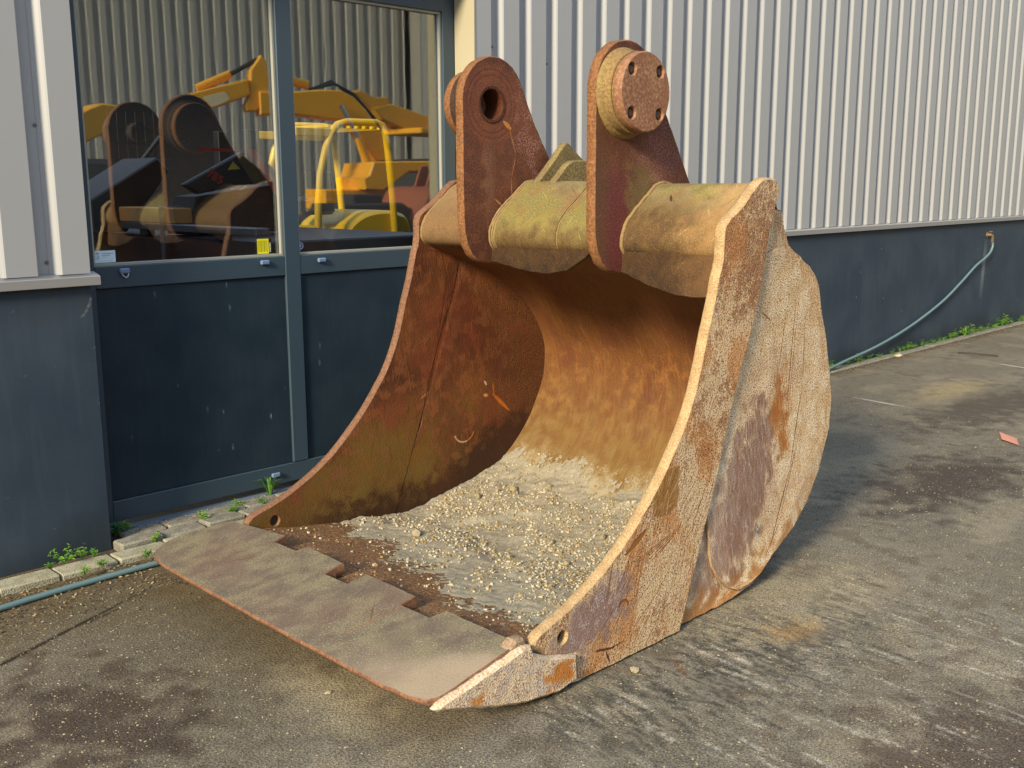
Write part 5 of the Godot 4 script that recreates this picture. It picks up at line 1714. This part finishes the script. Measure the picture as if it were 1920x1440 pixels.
# ---------------------------------------------------------------- inside the hall
func build_interior() -> void:
	var black := plain(c8(24, 27, 29), 0.5)
	var black2 := plain(c8(30, 32, 32), 0.6)
	var yellow := plain(c8(214, 176, 24), 0.4)
	# loading frame with a steel rail, standing square to the wall
	var t := thing("steel_rack", "long black steel rack with a top rail behind the left pane", "rack", Vector3(2.95, 0, -1.55))
	put(box_mesh(Vector3(0.0, 0.0, -1.3), Vector3(1.3, 1.30, 1.1), 0.01), [black], "body", t)
	put(box_mesh(Vector3(-0.03, 1.335, -1.3), Vector3(0.05, 1.375, 1.15), 0.004), [plain(c8(92, 98, 102), 0.4, 0.5)], "rail", t)
	for k in 3:
		put(box_mesh(Vector3(-0.02, 1.30, -1.1 + k * 0.9), Vector3(0.03, 1.335, -1.0 + k * 0.9), 0.003), [black2], "bracket", t)
	tag(put(box_mesh(Vector3(-0.06, 0.0, -0.65), Vector3(0.06, 0.09, 0.65), 0.006), [plain(c8(176, 130, 76), 0.8)], "timber_beam", self, Transform3D(Basis(), Vector3(2.985, 1.376, -1.95))), "sawn yellow timber beam lying on the rack's rail behind the left pane", "timber")
	var strap := plain(c8(70, 72, 74), 0.6)
	var g := Geo.new()
	g.box(Vector3(-0.003, -0.55, -0.025), Vector3(0.003, 0.095, 0.025), 0.001)
	g.box(Vector3(-0.003, 0.095, -0.025), Vector3(0.13, 0.100, 0.025), 0.001)
	tag(put(g.done(), [strap], "webbing_strap", self, Transform3D(Basis(), Vector3(2.913, 1.376, -1.42))), "grey webbing strap hanging over the timber beam", "strap")
	# machine attachment with decals lying on the rack
	var at := thing("machine_attachment", "black machine attachment with a red figure and yellow triangle behind the glass", "machine part", Vector3(3.05, 1.31, -1.35))
	var slab := worn(pv([-0.05, 0.29, 0.04, 0.235, 0.62, 0.335, 0.44, 0.48, 0.35, 0.485]), 0.2, 0.0)
	put(plate(slab, [], 0.0, 0.06, 0.008), [black2], "housing", at)
	put(plate(pv([-0.02, 0.0, 0.60, 0.0, 0.66, 0.30, 0.04, 0.22]), [], -0.25, 0.03, 0.01), [plain(c8(36, 32, 27), 0.7)], "body", at)
	var word := TextMesh.new()
	word.text = "785"
	word.font = font(true)
	word.font_size = 16
	word.pixel_size = 0.0042
	word.depth = 0.001
	put(word, [plain(c8(170, 50, 30), 0.6)], "lettering", at, Transform3D(Basis(Vector3.BACK, -0.55), Vector3(0.15, 0.335, 0.0615)))
	put(plate(pv([0.235, 0.375, 0.32, 0.382, 0.275, 0.425]), [], 0.0605, 0.062, 0.0003), [plain(c8(190, 168, 60), 0.6)], "triangle", at)
	g = Geo.new()
	for q in [[Vector3(3.09, 1.80, -1.27), Vector3(3.44, 1.80, -1.27)], [Vector3(3.44, 1.80, -1.27), Vector3(3.66, 1.47, -1.24)]]:
		var up := Vector3(0, 0.008, 0) if q[0].y == q[1].y else Vector3(0.025, 0.012, 0)
		g.quad(q[0] + up, q[1] + up, q[1] - up, q[0] - up)
		g.quad(q[0] + up - Vector3(0, 0, 0.003), q[0] - up - Vector3(0, 0, 0.003), q[1] - up - Vector3(0, 0, 0.003), q[1] + up - Vector3(0, 0, 0.003))
	tag(put(g.done(), [plain(c8(176, 48, 40), 0.6)], "ratchet_strap", self), "red lashing strap over the black attachment", "strap")
	# a second dark attachment further back
	var a2 := thing("machine_attachment", "dark slanting attachment behind the timber beam", "machine part", Vector3(2.75, 1.31, -2.0))
	put(plate(pv([0.0, 0.20, 0.45, 0.46, 0.53, 0.38, 0.22, 0.0, 0.0, 0.0]), [], -0.5, 0.0, 0.01), [plain(c8(34, 33, 29), 0.6)], "housing", a2)
	# mesh cage
	var cage := thing("mesh_cage", "dark wire mesh cage far back in the hall", "cage", Vector3(3.9, 0, -4.2))
	for k in 7:
		put(box_mesh(Vector3(-0.02 + k * 0.08, 1.3, 0.0), Vector3(-0.014 + k * 0.08, 2.2, 0.006), 0.001), [black], "wire", cage)
	for k in 6:
		put(box_mesh(Vector3(-0.05, 1.42 + k * 0.13, 0.006), Vector3(0.52, 1.427 + k * 0.13, 0.012), 0.001), [black], "wire", cage)
	g = Geo.new()
	g.sweep(PackedVector3Array([Vector3(-0.02, 1.5, 0.03), Vector3(0.42, 2.0, 0.03)]), 0.02, 8)
	put(g.done(), [black], "brace", cage)
	# forklift truck behind the right pane, side on
	var f := thing("forklift_truck", "yellow forklift truck with an open guard behind the right pane", "forklift", Vector3(5.15, 0, -2.45))
	var hood := spline(pv([-0.16, 1.16, -0.12, 1.27, -0.02, 1.34, 0.08, 1.375, 0.22, 1.39, 0.36, 1.375, 0.47, 1.33, 0.52, 1.20, 0.53, 0.95]), 0.04)
	hood.append_array(pv([0.52, 0.55, -0.22, 0.55, -0.20, 1.0]))
	put(plate(hood, [], -0.75, -0.02, 0.03), [yellow], "hood", f)
	put(plate(spline(pv([-0.62, 1.28, -0.42, 1.28, -0.30, 1.20, -0.20, 1.06, -0.12, 0.92, 0.05, 0.86, 0.50, 0.85, 0.50, 0.60]), 0.04) + pv([-0.10, 0.60, -0.20, 0.80, -0.32, 0.98, -0.46, 1.10, -0.62, 1.14]), [], -0.80, 0.02, 0.015), [yellow], "chassis", f)
	var post := func(p: Array, z: float, called: String) -> void:
		var q := Geo.new()
		var path := PackedVector3Array()
		for v in p:
			path.append(Vector3(v[0], v[1], z))
		q.sweep(path, 0.030, 10)
		put(q.done(), [yellow], called, f)
	for z in [0.0, -0.72]:
		post.call([[-0.44, 1.25], [-0.43, 1.45], [-0.40, 1.68], [-0.34, 1.88], [-0.29, 1.98], [-0.23, 2.05], [-0.14, 2.075], [0.15, 2.08], [0.21, 2.06], [0.245, 1.99], [0.27, 1.80], [0.29, 1.60], [0.31, 1.34], [0.33, 1.0]], z, "guard_frame")
	for k in 8:
		put(box_mesh(Vector3(-0.30 + k * 0.075, 2.03, -0.70), Vector3(-0.275 + k * 0.075, 2.055, -0.02), 0.003), [yellow], "roof_bar", f)
	put(box_mesh(Vector3(-0.62, 1.96, -0.74), Vector3(0.24, 2.02, -0.68), 0.004), [yellow], "roof_rail", f)
	put(box_mesh(Vector3(-0.62, 1.96, -0.02), Vector3(-0.30, 2.02, 0.02), 0.004), [yellow], "roof_rail", f)
	put(box_mesh(Vector3(-0.38, 1.36, -0.55), Vector3(-0.15, 1.50, -0.15), 0.03), [black], "seat", f)
	put(plate(pv([-0.20, 1.46, -0.13, 1.46, -0.17, 1.70, -0.23, 1.70]), [], -0.53, -0.17, 0.02), [black], "seat_back", f)
	for q in [[-0.50, 0.42, 0.40], [0.35, 0.30, 0.30]]:
		g = Geo.new()
		g.lathe(pv([0.0, 0.06, q[2] * 0.55, 0.06, q[2] * 0.6, 0.09, q[2] * 0.95, 0.09, q[2], 0.05, q[2], -0.10]), 30, Transform3D(Basis(), Vector3(q[0], q[1], 0.02)))
		put(g.done(), [black], "wheel", f)
	put(box_mesh(Vector3(-0.95, 0.2, -0.62), Vector3(-0.85, 2.0, -0.54), 0.004), [black], "mast", f)
	put(box_mesh(Vector3(-0.95, 0.2, -0.20), Vector3(-0.85, 2.0, -0.12), 0.004), [black], "mast", f)


# ---------------------------------------------------------------- across the yard, seen in the panes
func build_across() -> void:
	var yellow := plain(c8(250, 176, 12), 0.45)
	var dark := plain(c8(40, 40, 42), 0.7)
	var steel := plain(c8(190, 190, 192), 0.3, 0.8)
	var hall := thing("warehouse", "tall ribbed warehouse across the yard seen in the panes", "building", Vector3(0, 0, 36))
	hall.rotation.y = deg_to_rad(28.0)
	put(box_mesh(Vector3(-40, 0, 0.2), Vector3(26.5, 15, 20), 0.01), [M.dark_wall], "wall", hall)
	var tan_clad := plain(c8(170, 164, 148), 0.5)
	# turned so that its facade and sloped flanks catch the sun
	var g := Geo.new()
	var w := 0.38
	for k in 174:
		var x := -39.8 + k * w
		for q in [[0.0, 0.0, 0.17, 0.0], [0.17, 0.0, 0.18, 0.10], [0.18, 0.10, 0.27, 0.10], [0.27, 0.10, 0.38, 0.0]]:
			g.quad(Vector3(x + q[2], 15, q[3]), Vector3(x + q[0], 15, q[1]), Vector3(x + q[0], 0, q[1]), Vector3(x + q[2], 0, q[3]))
	put(g.done(), [tan_clad], "cladding", hall)
	var low := thing("warehouse", "lower pale warehouse beside the tall one across the yard", "building", Vector3(22.6, 0, 22.0))
	low.rotation.y = deg_to_rad(28.0)
	put(box_mesh(Vector3(0, 0, 0.2), Vector3(50, 11, 20), 0.01), [plain(c8(150, 146, 136), 0.6)], "wall", low)
	g = Geo.new()
	for k in 130:
		var x := k * 0.36
		for q in [[0.0, 0.0, 0.17, 0.0], [0.17, 0.0, 0.18, 0.08], [0.18, 0.08, 0.27, 0.08], [0.27, 0.08, 0.36, 0.0]]:
			g.quad(Vector3(x + q[2], 11, q[3]), Vector3(x + q[0], 11, q[1]), Vector3(x + q[0], 0, q[1]), Vector3(x + q[2], 0, q[3]))
	put(g.done(), [plain(c8(196, 188, 168), 0.5)], "cladding", low)

	# first excavator: boom arched, stick tucked in, chassis with blade
	var a := thing("excavator", "yellow wheeled excavator with arched boom parked across the yard", "excavator", Vector3(9.6, 0, 9.0))
	a.rotation.y = deg_to_rad(22.0)
	var shift := func(p: Array) -> PackedVector2Array:
		var out := pv(p)
		for i in out.size():
			out[i].x -= 9.6
		return out
	put(plate(shift.call([8.64, 2.95, 9.13, 2.96, 9.57, 3.0, 9.86, 3.0, 10.06, 2.91, 10.25, 2.72, 10.48, 2.41, 10.65, 1.96, 10.38, 1.95, 10.23, 2.17, 10.10, 2.37, 9.97, 2.57, 9.70, 2.57, 9.14, 2.63, 8.64, 2.61]), [], -0.25, 0.20, 0.02), [yellow], "boom", a)
	put(plate(shift.call([7.64, 2.89, 8.49, 3.13, 8.52, 2.90, 7.91, 2.66]), [], -0.2, 0.15, 0.02), [yellow], "stick", a)
	put(plate(shift.call([7.83, 2.85, 8.15, 2.93, 8.22, 2.83, 8.10, 2.76, 7.95, 2.71]), [], -0.206, -0.2005, 0.001), [plain(c8(250, 226, 170), 0.5)], "name_panel", a)
	put(plate(shift.call([8.53, 3.25, 8.70, 3.48, 8.77, 3.40, 8.80, 3.11, 8.75, 2.87, 8.60, 2.67, 8.46, 2.66, 8.43, 2.75, 8.51, 2.89]), [], -0.18, 0.13, 0.02), [yellow], "stick_head", a)
	var rod := func(p: Array, r: float, m: Material, called: String, parent: Node3D, ox: float) -> void:
		var q := Geo.new()
		var path := PackedVector3Array()
		for v in p:
			path.append(Vector3(v[0] - ox, v[1], v[2]))
		q.sweep(path, r, 10)
		put(q.done(), [m], called, parent)
	rod.call([[7.78, 2.98, 0.0], [8.27, 3.20, 0.0]], 0.065, yellow, "cylinder", a, 9.6)
	rod.call([[8.27, 3.20, 0.0], [8.68, 3.43, 0.0]], 0.035, dark, "rod", a, 9.6)
	rod.call([[9.0, 3.17, 0.0], [9.42, 3.08, 0.0]], 0.07, yellow, "cylinder", a, 9.6)
	rod.call([[9.84, 2.78, -0.3], [10.11, 2.29, -0.3]], 0.035, steel, "rod", a, 9.6)
	rod.call([[10.11, 2.29, -0.3], [10.22, 1.95, -0.3]], 0.07, yellow, "cylinder", a, 9.6)
	for k in 4:
		rod.call([[9.45, 3.02, -0.12 + 0.07 * k], [9.80, 3.10 + 0.02 * k, -0.12 + 0.07 * k], [10.10, 2.96, -0.12 + 0.07 * k], [10.42, 2.60, -0.12 + 0.07 * k], [10.66, 2.12, -0.12 + 0.07 * k]], 0.022, dark, "hose", a, 9.6)
	put(plate(shift.call([10.16, 1.93, 12.6, 1.96, 12.6, 1.78, 10.72, 1.78, 10.30, 1.50, 10.03, 1.52, 10.00, 1.68, 10.09, 1.73]), [], -0.9, 0.9, 0.02), [yellow], "chassis", a)
	put(box_mesh(Vector3(-0.1, 1.2, -0.5), Vector3(1.6, 1.52, 0.9), 0.02), [yellow], "axle_frame", a)
	put(box_mesh(Vector3(2.6, 1.96, -0.9), Vector3(4.2, 3.0, 0.9), 0.05), [dark], "cab", a)
	for q in [[0.1, 0.6], [2.4, 0.6]]:
		g = Geo.new()
		g.lathe(pv([0.0, -0.75, 0.35, -0.75, 0.4, -0.8, 0.6, -0.8, 0.62, -0.7, 0.62, 0.7, 0.0, 0.7]), 28, Transform3D(Basis(), Vector3(q[0], q[1], 0)))
		put(g.done(), [dark], "wheel", a)
	# second excavator behind it
	var b := thing("excavator", "second yellow excavator with a low boom further across the yard", "excavator", Vector3(13.0, 0, 12.0))
	var shift_b := func(p: Array) -> PackedVector2Array:
		var out := pv(p)
		for i in out.size():
			out[i].x -= 13.0
		return out
	put(plate(shift_b.call([12.78, 3.04, 13.21, 3.14, 14.84, 2.79, 16.2, 2.4, 16.2, 2.2, 14.84, 2.60, 13.56, 2.66, 12.99, 2.83]), [], -0.2, 0.25, 0.02), [yellow], "boom", b)
	put(plate(shift_b.call([12.41, 3.33, 12.56, 3.37, 12.92, 3.25, 13.18, 3.28, 13.28, 3.15, 12.78, 3.02]), [], -0.1, 0.2, 0.02), [yellow], "stick", b)
	put(box_mesh(Vector3(0.36, 2.56, -0.9), Vector3(3.4, 2.67, 0.5), 0.02), [yellow], "guard", b)
	put(box_mesh(Vector3(0.75, 2.18, -0.92), Vector3(0.93, 2.56, -0.8), 0.02), [yellow], "guard_post", b)
	put(box_mesh(Vector3(0.9, 1.0, -0.6), Vector3(3.4, 2.1, 1.2), 0.05), [dark], "house", b)
	put(box_mesh(Vector3(-0.4, 0.0, -0.6), Vector3(3.6, 1.0, 1.4), 0.2), [dark], "track", b)
	# third excavator, its boom high at the left of the panes
	var c := thing("excavator", "third yellow excavator with a rounded boom at the left across the yard", "excavator", Vector3(5.4, 0, 8.0))
	put(plate(pv([-0.30, 2.30, 0.08, 2.50, 0.24, 2.56, 0.50, 2.54, 0.70, 2.40, 0.60, 2.18, 0.22, 2.19, 0.02, 2.10, -0.16, 1.60, -0.5, 1.60]), [], -0.2, 0.25, 0.02), [yellow], "boom", c)
	put(box_mesh(Vector3(-1.6, 0.9, -0.6), Vector3(0.4, 1.9, 1.2), 0.06), [dark], "house", c)
	put(box_mesh(Vector3(0.1, 1.45, -0.3), Vector3(0.7, 1.62, 0.2), 0.02), [yellow], "bracket", c)
	put(box_mesh(Vector3(-1.8, 0.0, -0.8), Vector3(0.8, 0.9, 1.2), 0.2), [dark], "track", c)
	# rusty digging buckets in a row before the machines
	var rust := plain(c8(150, 78, 46), 0.75)
	for k in 2:
		var r := thing("digging_bucket", ["rust red digging bucket in the row across the yard", "second rust red digging bucket across the yard"][k], "excavator bucket", Vector3(10.0 + k * 1.25, 0, 7.0 + k * 0.2))
		put(plate(spline(pv([-0.5, 1.1, -0.35, 1.5, 0.1, 1.56, 0.5, 1.45, 0.62, 1.0, 0.5, 0.4, 0.1, 0.05, -0.4, 0.05]), 0.1) + pv([-0.2, 0.5]), [], -0.5, 0.5, 0.02), [rust], "shell", r)
		put(plate(pv([-0.15, 1.5, 0.0, 1.85, 0.12, 1.85, 0.25, 1.5]), [], -0.15, -0.1, 0.01), [rust], "lug", r)
		put(plate(pv([-0.15, 1.5, 0.0, 1.85, 0.12, 1.85, 0.25, 1.5]), [], 0.1, 0.15, 0.01), [rust], "lug", r)
	# dark filler blocks added to keep the bright ground out of the panes
	rng.seed = 190
	var texts := ["lowest added black filler block across the yard at the left", "added black filler block beside the first excavator", "added black filler block with a sloping top across the yard", "wide added black filler block in the middle of the row across the yard", "added black filler block before the second excavator", "added black filler block at the right end of the row across the yard", "last added black filler block beyond the rust red buckets"]
	var xs := [4.3, 5.9, 7.5, 9.0, 12.4, 14.2, 16.2]
	for k in 7:
		var d := thing("black_filler", texts[k], "machine part", Vector3(xs[k], 0, 7.2 + (k % 3) * 0.5 + (1.5 if k > 3 else 0.0)))
		var h := rng.randf_range(1.05, 1.4)
		put(plate(pv([-0.85, 0.0, 0.85, 0.0, 0.85, h * 0.8, 0.4, h, -0.6, h, -0.85, h * 0.6]), [], -0.4, 0.4, 0.03), [dark], "body", d)
		put(box_mesh(Vector3(-0.3, h - 0.02, -0.2), Vector3(0.2, h + 0.12, 0.2), 0.02), [dark], "mount", d)


func _ready() -> void:
	# camera
	var cam := Camera3D.new()
	cam.name = "camera"
	cam.position = Vector3(0.0, 1.6, 4.415)
	cam.rotation = Vector3(-0.18943, -0.7823, -0.0033)
	cam.fov = 40.33
	cam.near = 0.05
	cam.far = 300.0
	add_child(cam)
	cam.current = true
	# sky and exposure
	var e := Environment.new()
	e.background_mode = Environment.BG_SKY
	var sky := Sky.new()
	var sm := ProceduralSkyMaterial.new()
	sm.sky_top_color = c8(160, 184, 214)
	sm.sky_horizon_color = c8(230, 230, 228)
	sm.sky_curve = 0.18
	sm.ground_bottom_color = c8(90, 84, 74)
	sm.ground_horizon_color = c8(150, 142, 128)
	sm.sun_angle_max = 60.0
	sm.sun_curve = 0.12
	sky.sky_material = sm
	e.sky = sky
	e.tonemap_mode = Environment.TONE_MAPPER_LINEAR
	e.tonemap_exposure = 1.9
	e.sdfgi_enabled = true
	e.ssao_enabled = true
	e.ssil_enabled = true
	var we := WorldEnvironment.new()
	we.name = "world_environment"
	we.environment = e
	add_child(we)
	# low hazy sun from the left, a little in front of the wall
	var sun := DirectionalLight3D.new()
	sun.name = "sun"
	sun.light_energy = 1.1
	sun.light_color = Color(1.0, 0.945, 0.83)
	sun.light_angular_distance = 11.0
	sun.shadow_enabled = true
	add_child(sun)
	sun.look_at_from_position(Vector3(-0.87, 0.42, 0.24) * 30.0, Vector3.ZERO, Vector3.UP)

	# coated panes: a clear sheet with a thin reflecting film
	var orm := Image.create_empty(4, 4, false, Image.FORMAT_RGB8)
	orm.fill(Color(1.0, 0.012, 1.0))
	var glass := ORMMaterial3D.new()
	glass.orm_texture = tex(orm)
	glass.albedo_color = Color(0.93, 0.95, 0.95, 0.18)
	glass.transparency = BaseMaterial3D.TRANSPARENCY_ALPHA
	var waves := noise(201, 0.006, 2).get_seamless_image(256, 256)
	waves.convert(Image.FORMAT_RGBA8)
	waves.bump_map_to_normal_map(6.0)
	glass.normal_enabled = true
	glass.normal_texture = tex(waves)
	glass.normal_scale = 0.005
	glass.uv1_scale = Vector3(1.4, 1.4, 1.4)
	M.glass = glass

	steel_pictures()
	site_pictures()
	build_ground()
	build_factory()
	build_interior()
	build_across()
	build_bucket()
	build_small_things()
